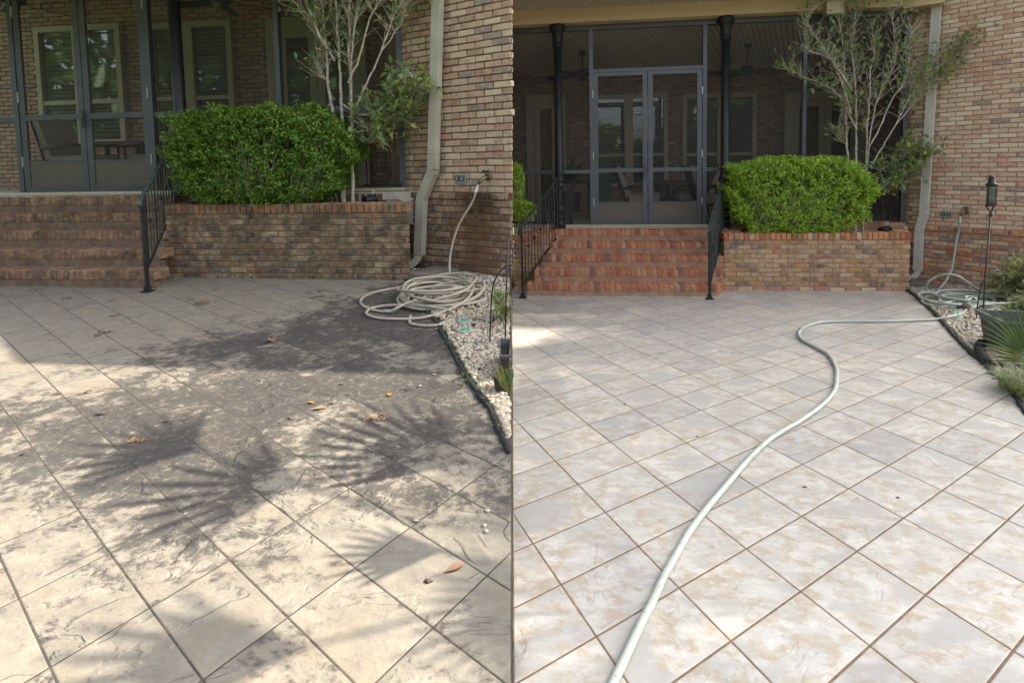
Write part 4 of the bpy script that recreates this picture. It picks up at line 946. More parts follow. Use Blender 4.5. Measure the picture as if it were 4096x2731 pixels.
# ------------------------------------------------------------------ bare camellia trees
TRUNKS = [[(-0.09, 1.0), (-0.13, 1.26), (-0.14, 1.63), (-0.17, 2.19), (-0.19, 2.66), (-0.25, 3.02), (-0.29, 3.21)], [(0.01, 0.96), (0.0, 1.35), (-0.01, 1.82), (-0.03, 2.28), (-0.08, 2.65), (-0.05, 3.11), (-0.05, 3.34)], [(0.13, 0.9), (0.13, 1.25), (0.13, 1.63), (0.15, 2.0), (0.15, 2.37), (0.2, 2.64), (0.15, 3.01)], [(0.14, 1.16), (0.18, 1.63), (0.25, 1.99), (0.38, 2.27), (0.46, 2.54), (0.41, 2.99), (0.4, 3.17)], [(0.13, 1.25), (0.27, 1.53), (0.39, 1.9), (0.57, 2.19), (0.61, 2.62), (0.62, 2.89)], [(0.16, 0.93), (0.32, 1.25), (0.48, 1.56), (0.66, 1.96), (0.81, 2.19), (1.02, 2.55)], [(-0.02, 1.5), (-0.15, 1.73), (-0.26, 1.96), (-0.44, 2.15), (-0.77, 2.29), (-0.95, 2.39)], [(-0.14, 1.73), (-0.3, 2.2), (-0.45, 2.52), (-0.72, 2.64), (-0.79, 2.79)], [(-0.16, 2.1), (-0.41, 2.48), (-0.6, 2.77), (-0.78, 3.05), (-0.7, 3.27)], [(0.48, 1.56), (0.7, 1.83), (0.78, 2.07), (0.95, 2.08), (1.11, 2.24)], [(0.66, 1.96), (0.89, 2.25), (1.14, 2.45), (1.27, 2.59), (1.62, 2.78)], [(0.07, 1.03), (0.27, 0.91), (0.43, 0.99), (0.63, 1.15), (0.84, 1.13)], [(0.11, 0.9), (0.29, 0.78), (0.47, 0.78), (0.64, 0.89), (0.76, 0.98)], [(0.15, 0.78), (0.33, 0.63), (0.43, 0.74), (0.57, 0.81)], [(-0.11, 1.28), (-0.2, 1.35), (-0.24, 1.52)]]
def camellia(F, u0, t0, z0, ku, kz, seed, label, lit):
    R = np.random.default_rng(seed); o = thing('camellia_tree', label, 'tree', F.W(u0, t0, z0)); a, b = np.array(F.a), -np.array(F.n)
    org = np.array(F.W(u0, t0, z0)); tk = MB(); tw = MB(); tips = []
    def W(u, t, z): return org + a*u*ku + b*t + np.array([0, 0, z*kz])
    tt = R.uniform(-.16, .10, len(TRUNKS)); tt[5] = tt[9] = tt[10] = -.12; tt[11:14] = -.2
    zlo = {}
    for i, T in enumerate(TRUNKS):
        pts = [W(u, tt[i]*min(1, z/2.2), z) for u, z in T]
        if i in (0, 1, 2, 3): pts = [W(.0 if i < 2 else .10, 0, -.06), W((T[0][0]+(0 if i < 2 else .1))/2, 0, .5)] + pts
        P = smooth_path(pts, 4); P = [np.array(p)+R.normal(0, .004, 3) for p in P]; m = len(P)
        r0_ = (.021 if i in (0, 1, 2) else .0125 if i < 9 else .008)*ku; rr = [r0_*(1-.78*j/(m-1)) for j in range(m)]
        tk.tube(P, rr, 7, False)
        st = int(m*(.45 if i < 6 else .2)) if i < 11 else int(m*.3)
        for j in range(st, m):
            for _ in range(5):
                if R.random() < .78:
                    dr = np.array(P[min(j+1, m-1)])-np.array(P[max(j-1, 0)]); dr /= np.linalg.norm(dr)+1e-9
                    q = dr*.7 + a*R.normal(0, .75) + b*R.normal(0, .55) + np.array([0, 0, R.uniform(.0, .7)]); q /= np.linalg.norm(q); Ls = R.uniform(.10, .34)*ku
                    k1 = np.array(P[j])+q*Ls*.5+R.normal(0, .012, 3); k2 = np.array(P[j])+q*Ls+np.array([0, 0, .03])+R.normal(0, .02, 3)
                    tw.tube([P[j], k1, k2], [(.0040*ku), .0028*ku, .0016*ku], 4, False); tips.append((k2, q, i)); tips.append((k1, q, i))
                    if R.random() < .6:
                        q2 = q + R.normal(0, .6, 3); q2 /= np.linalg.norm(q2); k3 = k1+q2*Ls*.5; tw.tube([k1, k3], [.0034*ku, .0018*ku], 4, False); tips.append((k3, q2, i))
        tips.append((np.array(P[-1]), np.array([0, 0, 1.]), i))
    part('trunk', tk, M['bark'], o, True, kind='stuff'); part('twigs', tw, M['bark'], o, kind='stuff')
    PP, DD = [], []
    for k2, q, i in tips:
        dens = {11: 3.4, 12: 3.4, 13: 2.6, 10: 1.8, 9: 1.3, 6: 1.2}.get(i, .5)
        for _ in range(R.poisson(dens)):
            dd = q*.5+R.normal(0, .7, 3); PP.append(k2+R.normal(0, .012, 3)+dd*.01); DD.append(dd + np.array([0, 0, .15]))
    PP = np.array(PP); DD = np.array(DD); n = len(PP); idx = R.permutation(n)
    proto = []
    for _ in range(8):
        L = R.uniform(.065, .105); V, Fc = leaf_quads(np.zeros((1, 3)), np.array([[0, 1., 0]]), np.array([[0, 0, 1.]]), L, L*.5); proto.append(np_mesh('leaf', V, Fc, M['leaf']))
    off = base_of(o)
    for j in idx[:300]:
        lo = bpy.data.objects.new('leaf', proto[j % 8]); COL.objects.link(lo); lo.parent = o; lo.location = Vector(PP[j])-off
        lo.rotation_euler = Vector(DD[j]).to_track_quat('Y', 'Z').to_euler(); lo.scale = (ku,)*3
    r = idx[300:]
    if len(r):
        V, Fc = leaf_quads(PP[r], DD[r], np.tile([0, 0, 1.], (len(r), 1))+R.normal(0, .4, (len(r), 3)), R.uniform(.065, .105, len(r))*ku, R.uniform(.033, .052, len(r))*ku); np_part('foliage', V, Fc, M['leaf'], o, False, 'stuff')
    return o
camellia(FA, 2.19, .52, 1.14, 1.15, 1.09, 5, 'leggy bare-branched camellia behind the dark boxwood', 0)
camellia(FB, 1.82, .52, .435, 1.0, 1.0, 5, 'leggy bare-branched camellia behind the bright boxwood', 1)

# ------------------------------------------------------------------ hoses
M_hose = None
HOSE_B_MAIN = [(5.424, 6.764, -.268), (5.392, 6.728, -.277), (5.089, 6.431, -.262), (4.80, 6.23, -.235), (4.64, 6.215, -.256), (4.135, 6.176, -.256), (3.816, 6.191, -.257), (3.609, 6.212, -.259), (3.416, 6.202, -.258), (3.285, 6.152, -.255), (3.097, 6.007, -.249), (2.932, 5.806, -.24), (2.84, 5.622, -.232), (2.798, 5.455, -.225), (2.798, 5.243, -.215), (2.79, 5.032, -.206), (2.73, 4.833, -.197), (2.621, 4.578, -.186), (2.485, 4.341, -.175), (2.382, 4.169, -.168), (2.249, 3.996, -.16), (2.057, 3.794, -.151), (1.822, 3.582, -.142), (1.64, 3.434, -.135), (1.494, 3.307, -.13), (1.275, 3.07, -.119), (1.071, 2.822, -.108), (.956, 2.684, -.102), (.852, 2.555, -.097), (.748, 2.417, -.091), (.663, 2.287, -.085), (.607, 2.203, -.081), (.556, 2.121, -.078), (.486, 2.0, -.072), (.431, 1.913, -.068), (.379, 1.824, -.064), (.328, 1.737, -.061), (.281, 1.656, -.057), (.226, 1.552, -.052)]
HOSE_B_COIL = [(6.40, 8.23, .30), (6.30, 8.16, -.069), (6.22, 8.12, -.18), (6.12, 8.05, -.257), (5.921, 7.886, -.308), (5.654, 7.573, -.314), (5.424, 7.252, -.3), (5.327, 7.038, -.29), (5.332, 6.916, -.285), (5.402, 6.821, -.281), (5.503, 6.783, -.279), (5.666, 6.926, -.275), (5.795, 7.132, -.285), (5.8, 7.296, -.292), (5.658, 7.244, -.289), (5.458, 7.082, -.272), (5.382, 6.903, -.264), (5.36, 6.738, -.247), (5.437, 6.702, -.246), (5.623, 6.772, -.249), (5.884, 6.927, -.255), (6.025, 7.169, -.266), (5.897, 7.182, -.267), (5.682, 7.054, -.251), (5.498, 6.945, -.246), (5.386, 6.925, -.245), (5.23, 6.879, -.243), (5.282, 7.029, -.25), (5.453, 7.241, -.259), (5.643, 7.359, -.265), (5.749, 7.313, -.263), (5.803, 7.206, -.258), (5.994, 7.254, -.26), (6.081, 7.178, -.257), (6.15, 7.08, -.251), (6.237, 7.082, -.262), (6.247, 7.18, -.267), (6.213, 7.335, -.263), (6.058, 7.35, -.234), (5.882, 7.31, -.122), (5.753, 7.346, -.024), (5.663, 7.397, -.006), (5.596, 7.496, -.051), (5.521, 7.55, -.133), (5.53, 7.60, -.238), (5.56, 7.58, -.287), (5.586, 7.49, -.28), (5.64, 7.35, -.277), (5.637, 7.09, -.253), (5.56, 6.90, -.247), (5.374, 6.72, -.225), (5.244, 6.70, -.225), (5.14, 6.75, -.226), (5.13, 6.936, -.256), (5.17, 7.10, -.264), (5.19, 7.18, -.279), (5.12, 7.1, -.283), (5.092, 6.969, -.287), (5.121, 6.859, -.282), (5.226, 6.79, -.28), (5.32, 6.70, -.275), (5.40, 6.66, -.259), (5.54, 6.75, -.244), (5.70, 6.98, -.24), (5.72, 7.12, -.235), (5.62, 7.05, -.227), (5.52, 6.91, -.215), (5.44, 6.82, -.24)]
def hose(name, paths, r, mat, fittings, label):
    o = thing(name, label, 'garden hose', paths[0][-1])
    for p in paths:
        mb = MB(); mb.tube(smooth_path(p, 7), r, 10); part('hose_run', mb, mat, o, True)
    for p, d, L in fittings:
        m = MB(); p = Vector(p); d = Vector(d).normalized(); m.tube([p-d*L, p-d*L*.3], r*1.25, 12); m.tube([p-d*L*.3, p+d*L*.3], r*1.5, 8); m.tube([p+d*L*.3, p+d*L], r*1.25, 12); part('coupling', m, M['steel'], o)
    return o
LOOPS_B = []
for i in range(44):
    an = -2.2 - i*.62; k = 1 + .16*math.sin(i*.37); x = 5.74 + .06*math.sin(i*.21) + .44*k*math.cos(an); y = 7.10 + .05*math.cos(i*.33) + .40*k*math.sin(an)
    LOOPS_B.append((x, y, gz('B', y) + .022 + .0016*i + .012*math.sin(i*1.7)))
pB = [tuple(tapB), tuple(tapB+Vector((-.03, -.04, -.08))), (6.42, 8.22, .45)] + HOSE_B_COIL + LOOPS_B + HOSE_B_MAIN
hose('garden_hose', [pB], .0155, M['hose_b'], [((2.99, 5.89, -.243), (.6, .75, 0), .035), (tuple(tapB+Vector((-.02, -.03, -.06))), (.3, .4, .85), .04)], 'pale garden hose snaking across the clean tiles to the viewer')

Rh = np.random.default_rng(21); pA = [tuple(tapA), tuple(tapA+Vector((-.03, -.04, -.10))), (-.44, 6.33, 1.12), (-.60, 6.36, .86), (-.68, 6.34, .62), (-.70, 6.26, .42), (-.66, 6.10, .335), (-.55, 5.90, .31)]
cx, cy = -.72, 5.52
loops = [(.36, .46, 0, 0), (.42, .50, .03, .02), (.33, .40, -.08, .05), (.46, .42, .05, -.10), (.38, .48, -.05, .0), (.44, .36, .0, -.16), (.30, .44, -.12, .04), (.40, .34, .06, .08), (.34, .48, -.02, -.04), (.44, .42, .03, .03), (.47, .50, .04, -.02), (.36, .38, .02, -.12), (.42, .46, -.06, .03)]
ang = .7
for i, (rx, ry, ox, oy) in enumerate(loops):
    for k in range(10):
        ang -= 2*math.pi/10; x = cx+(ox+rx*math.cos(ang))*.86; y = cy+(oy+ry*math.sin(ang))*.86; x = min(x, -.07)
        pA.append((x, y, gz('A', y)+.018+.0125*i*(.55+.45*math.sin(ang+i*1.3)) + .012*Rh.random()))
for p in [(-.95, 5.15, .30), (-1.12, 5.05, .245), (-1.35, 5.2, .245), (-1.47, 5.45, .256), (-1.42, 5.72, .268), (-1.18, 5.92, .277), (-.9, 6.02, .33), (-.6, 5.95, .38), (-.4, 5.6, .36), (-.45, 5.15, .30), (-.75, 4.88, .236), (-1.1, 4.86, .231), (-1.3, 5.0, .237), (-1.3, 5.18, .245), (-1.12, 5.22, .26), (-.8, 5.08, .28), (-.55, 4.95, .26), (-.52, 4.78, .228), (-.66, 4.65, .222), (-.86, 4.72, .224), (-.90, 4.92, .234)]: pA.append(p)
hose('garden_hose', [pA], .0128, M['hose_a'], [((-1.12, 5.05, .246), (-.9, .25, 0), .035), (tuple(tapA+Vector((-.02, -.03, -.06))), (.3, .4, .85), .04)], 'beige garden hose heaped in a coil on dark tiles and pebbles')

# ------------------------------------------------------------------ small things in the beds
def lid(side, x, y, label):
    z = gz(side, y)+.03; o = thing('valve_lid', label, 'valve cover', (x, y, z)); a = MB(); a.lathe((x, y, z-.03), [(.06, 0), (.062, .034), (.058, .037), (.046, .037)], 24); part('rim', a, M['lidrim'], o, False)
    b = MB(); b.lathe((x, y, z), [(.047, 0), (.046, .009), (.012, .0115)], 24); b.box((x, y, z+.011), .05, .009, .004, .5); part('cap', b, M['lid'], o)
lid('A', -.414, 4.721, 'green valve lid nearer the beige hose coil'); lid('A', -.393, 4.486, 'green valve lid in pebbles farther from the beige hose coil')
lid('B', 5.092, 6.53, 'green valve lid just behind the pale hose on right pebbles'); lid('B', 4.92, 6.289, 'green valve lid just in front of the pale hose on right pebbles')
def rock(x, y, z, s, mat, label, seed):
    R = np.random.default_rng(seed); bm = bmesh.new(); bmesh.ops.create_icosphere(bm, subdivisions=2, radius=1)
    V = np.array([v.co[:] for v in bm.verts]); Fc = [[v.index for v in f.verts] for f in bm.faces]; bm.free()
    ph = R.uniform(0, 6, 3); V = V*(1+.18*np.sin(V[:, :1]*3+ph[0])+.15*np.sin(V[:, 1:2]*4+ph[1])+R.normal(0, .04, (len(V), 1)))*np.array(s)+np.array([x, y, z+s[2]*.6])
    mb = MB(); mb.add(V, Fc); solo('rock', mb, M[mat], label, 'rock')
rock(6.10, 8.17, -.36, (.115, .08, .07), 'rust_rock', 'rust orange rock beside the white downspout foot', 1)
rock(5.33, 6.70, -.293, (.085, .07, .05), 'dark_rock', 'reddish brown rock beside the pale hose loop', 2)
rock(-.09, 4.20, .18, (.045, .05, .045), 'white_rock', 'pale quartz rock at the foot of the left garden poles', 3)
def splash(side, pts, h, label):
    mb = MB(); z = gz(side, pts[0][1]); mb.quadbox(pts, z-.05, z+h); solo('splash_block', mb, M['concrete'], label, 'splash block')
splash('A', [(-1.20, 6.30), (-.92, 6.12), (-.62, 6.52), (-.92, 6.76)], .075, 'dark mossy splash block under the dull left downspout')
splash('B', [(5.72, 8.20), (5.98, 7.98), (6.30, 8.36), (6.05, 8.62)], .055, 'mossy splash block under the white right downspout')

def lantern(x, y, z0, label, h=1.13):
    o = thing('garden_lantern', label, 'lantern', (x, y, z0)); tip = Vector((x+.045, y, z0+h))
    p = MB(); p.tube([(x, y, z0-.1), (x+.01, y, z0+h*.4), tuple(tip)], .0085, 6); part('pole', p, M['bronze_d'], o, True)
    c = tip; k = MB(); k.lathe(c, [(.008, -.02), (.018, -.01), (.018, .02), (.01, .03)], 10)
    for q in range(3): a = q*2.094+.4; k.tube([c+Vector((0, 0, .025)), c+Vector((.045*math.cos(a), .045*math.sin(a), .105))], .007, 6)
    k.lathe(c, [(.025, .103), (.058, .106), (.058, .118), (.046, .121)], 20); part('cradle', k, M['bronze_d'], o)
    g_ = MB(); g_.lathe(c, [(.044, .121), (.047, .2), (.047, .31), (.045, .345)], 20); part('glass_chimney', g_, M['lglass'], o, True)
    for q in range(4):
        a = q*1.571+.3; r = MB(); r.tube([c+Vector((.052*math.cos(a), .052*math.sin(a), .118)), c+Vector((.052*math.cos(a), .052*math.sin(a), .35))], .004, 5); part('rod', r, M['bronze_d'], o)
    t = MB(); t.lathe(c, [(.06, .345), (.062, .356), (.04, .374), (.03, .386), (.028, .44), (.02, .452)], 20); part('cap', t, M['iron'], o, True)
    hk = MB(); hk.tube(smooth_path([c+Vector((-.04, 0, .40)), c+Vector((-.065, 0, .43)), c+Vector((-.03, 0, .462)), c+Vector((0, 0, .45))], 4), .004, 5); hk.tube(smooth_path([c+Vector((-.07, 0, .33)), c+Vector((-.10, 0, .335)), c+Vector((-.115, 0, .315)), c+Vector((-.105, 0, .30))], 4), .005, 5); part('wire_hook', hk, M['bronze_d'], o, True)
M['bronze_d'] = simple('aged lantern metal', (.055, .05, .045), .45, .3, 16, metal=.4, bmp=.15)
lantern(5.476, 6.604, -.291, 'tall pole lantern in the right bed before the bright brick wall')
def hook(pts, label, grp=None):
    mb = MB(); mb.tube(smooth_path(pts, 7), .0062, 6); solo('shepherd_hook', mb, M['iron'], label, 'garden hook', smooth=True)
hook([(5.05, 6.18, -.35), (5.10, 6.22, -.05), (5.17, 6.25, .14), (5.27, 6.28, .235), (5.38, 6.31, .255), (5.475, 6.33, .215), (5.50, 6.335, .155), (5.47, 6.33, .125), (5.44, 6.325, .15)], 'black shepherd hook bending over beside the pole lantern')
hook([(-.19, 4.22, .12), (-.175, 4.21, .4), (-.155, 4.19, .62), (-.11, 4.18, .735), (-.055, 4.17, .785), (-.006, 4.16, .80)], 'black shepherd hook curving right in the left bed')
mbp = MB(); mbp.tube([(-.075, 4.12, .1), (-.055, 4.115, .6), (-.03, 4.11, 1.0)], .006, 6); solo('garden_pole', mbp, M['iron'], 'straight dark garden pole at the right edge of the left bed', 'pole', smooth=True)

# ------------------------------------------------------------------ planters, palms, shrubs on the right
def planter_box(c, rz, lx, ly, h, label):
    o = thing('plastic_planter', label, 'planter', c); R = Matrix.Rotation(rz, 3, 'Z'); c = Vector(c)
    def ring(sx, sy, z): return [c + R @ Vector((x*sx/2, y*sy/2, z)) for x, y in ((-1, -1), (1, -1), (1, 1), (-1, 1))]
    b = MB(); v = ring(lx*.86, ly*.86, 0)+ring(lx*.97, ly*.97, h*.86)
    b.add(v, [(3, 2, 1, 0)]+[(i, (i+1) % 4, 4+(i+1) % 4, 4+i) for i in range(4)]); part('body', b, M['pot'], o)
    r = MB(); v = ring(lx*.98, ly*.98, h*.85)+ring(lx*1.05, ly*1.05, h*.87)+ring(lx*1.07, ly*1.07, h)+ring(lx*.95, ly*.95, h)+ring(lx*.90, ly*.90, h*.80)+ring(lx*.88, ly*.88, h*.66)
    r.add(v, [(k*4+i, k*4+(i+1) % 4, k*4+4+(i+1) % 4, k*4+4+i) for k in range(5) for i in range(4)]); part('rim', r, M['potrim'], o)
    s = MB(); v = ring(lx*.885, ly*.885, h*.67); s.add(v, [(0, 1, 2, 3)]); part('soil', s, M['soil'], o); return o
planter_box((4.60, 5.02, -.218), -.22, .62, .42, .31, 'dark rectangular plastic planter behind the fan palm at right')
def frond(mb, base, tip_dir, petiole, L, n, spread, droop, w, R, face=None):
    """a palmate frond: petiole and folded fingers"""
    base = Vector(base); d = Vector(tip_dir).normalized(); hub = base + d*petiole + Vector((0, 0, -droop*petiole*.4))
    f = Vector(face).normalized() if face else Vector((0, 0, 1)); s = d.cross(f).normalized(); f = s.cross(d)
    mb.tube([base, (base+hub)/2+Vector((0, 0, .06*petiole)), hub], [.008, .006, .005], 5, False)
    for i in range(n):
        a = (i/(n-1)-.5)*spread; q = (d*math.cos(a)+s*math.sin(a)).normalized(); l = L*(1-.25*abs(a)/(spread/2))*R.uniform(.9, 1.05); t = q.cross(f).normalized()
        pts = [hub, hub+q*l*.4+f*.012, hub+q*l*.75-Vector((0, 0, droop*l*.10)), hub+q*l-Vector((0, 0, droop*l*.28))]; ws = [w*.25, w, w*.62, .001]
        vs = []
        for p, ww in zip(pts, ws): vs += [p-t*ww/2+f*ww*.22, p, p+t*ww/2+f*ww*.22]
        mb.add(vs, [(k*3+j, k*3+j+1, k*3+j+4, k*3+j+3) for k in range(3) for j in range(2)])
Rp = random.Random(4)
def palm_plant(base, fronds, label, w=.026):
    o = thing('fan_palm', label, 'palm', base)
    for d, pet, L, n, sp_, dr, face, mat in fronds:
        mb = MB(); frond(mb, base, d, pet, L, n, sp_, dr, w, Rp, face); part('frond', mb, M[mat], o)
    return o
palm_plant((4.20, 4.52, -.16), [((-.45, .12, .62), .10, .56, 13, 1.35, .35, (-.2, -1, .15), 'palm'), ((-.02, .1, 1), .12, .60, 7, .55, .15, (-.1, -1, .1), 'palm'), ((.35, .0, .9), .14, .55, 9, .8, .3, (.1, -1, .2), 'palm'), ((.75, -.1, .5), .12, .5, 10, 1.2, .5, (.1, -1, .3), 'palm'), ((-.7, -.05, .34), .09, .45, 6, .5, .5, (-.2, -1, .3), 'palm_y')], 'green fan palm with pointed fingers in front of the dark planter')
planter_box((-.0645, 3.72, .165), .0, .064, .34, .17, 'grey plastic planter cut off at the centre line')
palm_plant((-.035, 3.33, .15), [((-.25, -.1, .9), .05, .24, 4, .5, .3, (0, -1, .2), 'palm_y'), ((.0, -.1, 1), .05, .22, 3, .3, .3, (0, -1, .2), 'palm')], 'small yellow green palm shoots at the centre line', .02)
pl = MB(); pl.lathe((-.075, 3.40, .148), [(.045, 0), (.06, .10), (.066, .105), (.066, .12), (.054, .12), (.05, .06)], 18); solo('nursery_pot', pl, M['pot'], 'small black nursery pot beside the yellow palm shoots', 'pot')

def needle_shrub(c, r, n, k, label, xmax=None):
    o = thing('rosemary_shrub', label, 'shrub', c); c = np.array(c); st = MB(); P, D = [], []
    for _ in range(n):
        d = rdir(1)[0]; d[2] = abs(d[2])*.8+.12; e = c + d*np.array(r)*rng.uniform(.75, 1.1); b0 = c + np.array([rng.normal(0, .25)*r[0], rng.normal(0, .25)*r[1], 0]); m = (b0+e)/2+np.array([0, 0, .18*r[2]])
        if xmax is not None: e[0] = min(e[0], xmax); m[0] = min(m[0], xmax); b0[0] = min(b0[0], xmax)
        pts = smooth_path([b0, m, e], 6); st.tube(pts, [.004*k]*len(pts), 4, False)
        for j in range(3, len(pts)):
            ax = np.array(pts[j])-np.array(pts[j-1]); ax /= np.linalg.norm(ax)+1e-9
            for _ in range(7): P.append(np.array(pts[j])+ax*rng.uniform(-.02, .02)); q = rdir(1)[0]; D.append(ax*.9+q*.8)
    part('stems', st, M['bark_d'], o, kind='stuff'); P = np.array(P); D = np.array(D); m = len(P)
    if xmax is not None: keep = P[:, 0] < xmax-.02; P = P[keep]; D = D[keep]; m = len(P); D[:, 0] = np.minimum(D[:, 0], .05)
    V, Fc = leaf_quads(P, D, rdir(m), rng.uniform(.02, .036, m)*k, .0045*k, .1); np_part('foliage', V, Fc, M['needle'], o, False, 'stuff'); return o
needle_shrub((6.42, 6.95, -.28), (.52, .5, .60), 330, 1.5, 'feathery pale green rosemary shrub against the bright brick wall')
needle_shrub((5.66, 5.98, -.26), (.40, .36, .36), 230, 1.5, 'low feathery rosemary shrub behind the dark planter')
needle_shrub((-.10, 4.75, .2), (.10, .3, .36), 26, 1.2, 'thin feathery rosemary sprigs behind the left garden poles', -.004)
def grass_clump(c, r, n, L, label):
    o = thing('grass_clump', label, 'grass clump', c); V, Fc = [], []; k = 0
    for _ in range(n):
        a = rng.uniform(0, 6.283); rr = math.sqrt(rng.random()); b = np.array(c)+np.array([math.cos(a)*rr*r[0], math.sin(a)*rr*r[1], 0]); d = np.array([math.cos(a)+rng.normal(0, .5), math.sin(a)+rng.normal(0, .5), 0]); d /= np.linalg.norm(d)
        l = L*rng.uniform(.6, 1.1); s = np.array([-d[1], d[0], 0])*.0042; bend = rng.uniform(.5, 1.1)
        for i in range(5):
            t = i/4; p = b + d*l*bend*.7*t*t + np.array([0, 0, l*(t-.55*bend*t*t)]); w = (1-t)**.6; V += [p-s*w, p+s*w]
        Fc += [[k+2*i, k+2*i+1, k+2*i+3, k+2*i+2] for i in range(4)]; k += 10
    np_part('blades', np.array(V), np.array(Fc), M['strap'], o, False, 'stuff'); return o
grass_clump((3.72, 3.92, -.17), (.22, .30), 900, .24, 'green and straw coloured strap grass clump at the right edge')
grass_clump((4.15, 4.20, -.18), (.25, .22), 700, .30, 'darker strap grass clump in front of the fan palm')
def weeds(side, line, n, off, name, label):
    P, D = [], []
    for _ in range(n):
        y = rng.uniform(min(q[1] for q in line), max(q[1] for q in line)); x = interp(line, y)+rng.normal(off, .03)
        for _ in range(5): P.append([x+rng.normal(0, .012), y+rng.normal(0, .012), gz(side, y)+.01]); q = rdir(1)[0]; q[2] = abs(q[2])+.5; D.append(q)
    P = np.array(P); D = np.array(D); 
    if side == 'A': k = P[:, 0] < -.02; P = P[k]; D = D[k]
    V, Fc = leaf_quads(P, D, rdir(len(P)), rng.uniform(.015, .035, len(P)), .012); tag(np_part(name, V, Fc, M['weed'], None, False, 'stuff'), label, 'weeds')
weeds('A', EDGE_A, 90, .03, 'weeds', 'small green weeds along the left black edging'); weeds('B', EDGE_B, 70, .03, 'weeds', 'small green weeds along the right black edging')

# ------------------------------------------------------------------ fallen leaves, scraps and loose pebbles
def curl_leaf(x, y, side, L, W, rz, curl, mat, name, label, group=None):
    z = gz(side, y)+.004; mb = MB(); n = 7; vs = []
    for i in range(n):
        t = i/(n-1); w = W*math.sin(math.pi*min(.97, max(.04, t)))**.8/2; h = curl*L*(.28*math.sin(math.pi*t)+.12*t)
        for sgn in (-1, 0, 1): vs.append((t*L-L/2, sgn*w, h + abs(sgn)*curl*W*.35 + .001))
    c, s = math.cos(rz), math.sin(rz); vs = [(x+c*a-s*b, y+s*a+c*b, z+q) for a, b, q in vs]
    mb.add(vs, [(i*3+j, i*3+j+1, i*3+j+4, i*3+j+3) for i in range(n-1) for j in range(2)])
    st = Vector(vs[1]); e = st - Vector((c, s, -.15))*L*.3; mb.tube([st, e], .0012, 4, False)
    solo(name, mb, M[mat], label, 'leaf', group)
fl = [(-3.003, 5.473, .125, .075, .3, .5, 'dry', 'largest curled brown leaf on clean tiles below the planter'), (-1.879, 4.375, .10, .07, 2.2, .6, 'dry', 'pinkish curled dry leaf on the dark mildewed tiles'),
      (-3.995, 5.634, .065, .04, 1, .4, 'dry', 'small brown leaf below the foot of the left handrail'), (-3.627, 5.143, .08, .045, .2, .3, 'dry', 'pale brown leaf in the middle of the shaded tiles'),
      (-5.231, 5.891, .06, .04, .5, .5, 'dry', 'brown leaf at the left edge below the steps'), (-1.137, 3.241, .075, .035, .2, .15, 'dry', 'pale tan leaf beside the orange yellow leaf'),
      (-.229, 1.977, .075, .03, .5, .15, 'dry', 'smooth reddish tan leaf beside the palm finger shadow'), (-.62, 4.58, .07, .04, .3, .4, 'dry', 'tan leaf against the left black edging'),
      (-1.211, 3.316, .045, .024, 2.6, .3, 'yellow', 'orange yellow leaf with a dark shadow on mildewed tiles'), (-.767, 3.407, .045, .032, 1.9, .2, 'yellow', 'round golden leaf farther right on mildewed tiles'),
      (-2.864, 3.507, .055, .022, .4, .3, 'debris', 'dark leaf scrap lying on a joint in sunlight, right one of a pair'), (-2.93, 3.50, .05, .015, .1, .3, 'debris', 'dark thin scrap lying on a joint in sunlight, left one of a pair'),
      (-2.388, 3.224, .06, .03, .1, .35, 'debris', 'dark curled scrap in the sunlit mildewed tiles'), (-2.681, 3.517, .04, .03, .8, .5, 'debris', 'dark star shaped scrap on the sunlit tiles'),
      (-1.95, 3.122, .035, .02, .4, .4, 'debris', 'tiny dark scrap on a joint above the palm shade'), (-2.484, 2.806, .03, .02, .4, .4, 'debris', 'tiny dark scrap on the bright left tiles')]
for x, y, L, W, rz, cu, mat, lab in fl: curl_leaf(x, y, 'A', L, W, rz, cu, mat, 'fallen_leaf', lab, 'fallen leaves on the left patio')
def clump(x, y, side, n, r, label):
    mb = MB()
    for _ in range(n):
        a = random.uniform(0, 6.28); p = Vector((x+random.gauss(0, r), y+random.gauss(0, r*.7), gz(side, y)+random.uniform(.002, .016))); d = Vector((math.cos(a), math.sin(a), random.uniform(-.2, .4)))*random.uniform(.012, .035); mb.tube([p, p+d*.5+Vector((0, 0, .004)), p+d], [.0016, .003, .001], 4, False)
    solo('debris_clump', mb, M['debris' if n < 25 else 'dry'], label, 'leaf litter', 'clumps of dry litter', kind='stuff')
clump(-.787, 3.108, 'A', 40, .03, 'clump of dry brown catkins on the mildewed tiles'); clump(-3.38, 4.66, 'A', 22, .03, 'brown litter on a tile joint in the shade'); clump(-3.40, 4.58, 'A', 10, .02, 'smaller litter scraps below the joint litter'); clump(-1.98, 2.905, 'A', 26, .025, 'dark litter tuft on a joint at the palm shade'); clump(-.656, 3.486, 'A', 12, .018, 'tan litter crumbs in the sun near the pebbles'); clump(-4.55, 5.75, 'A', 14, .03, 'litter caught at the joint below the steps')
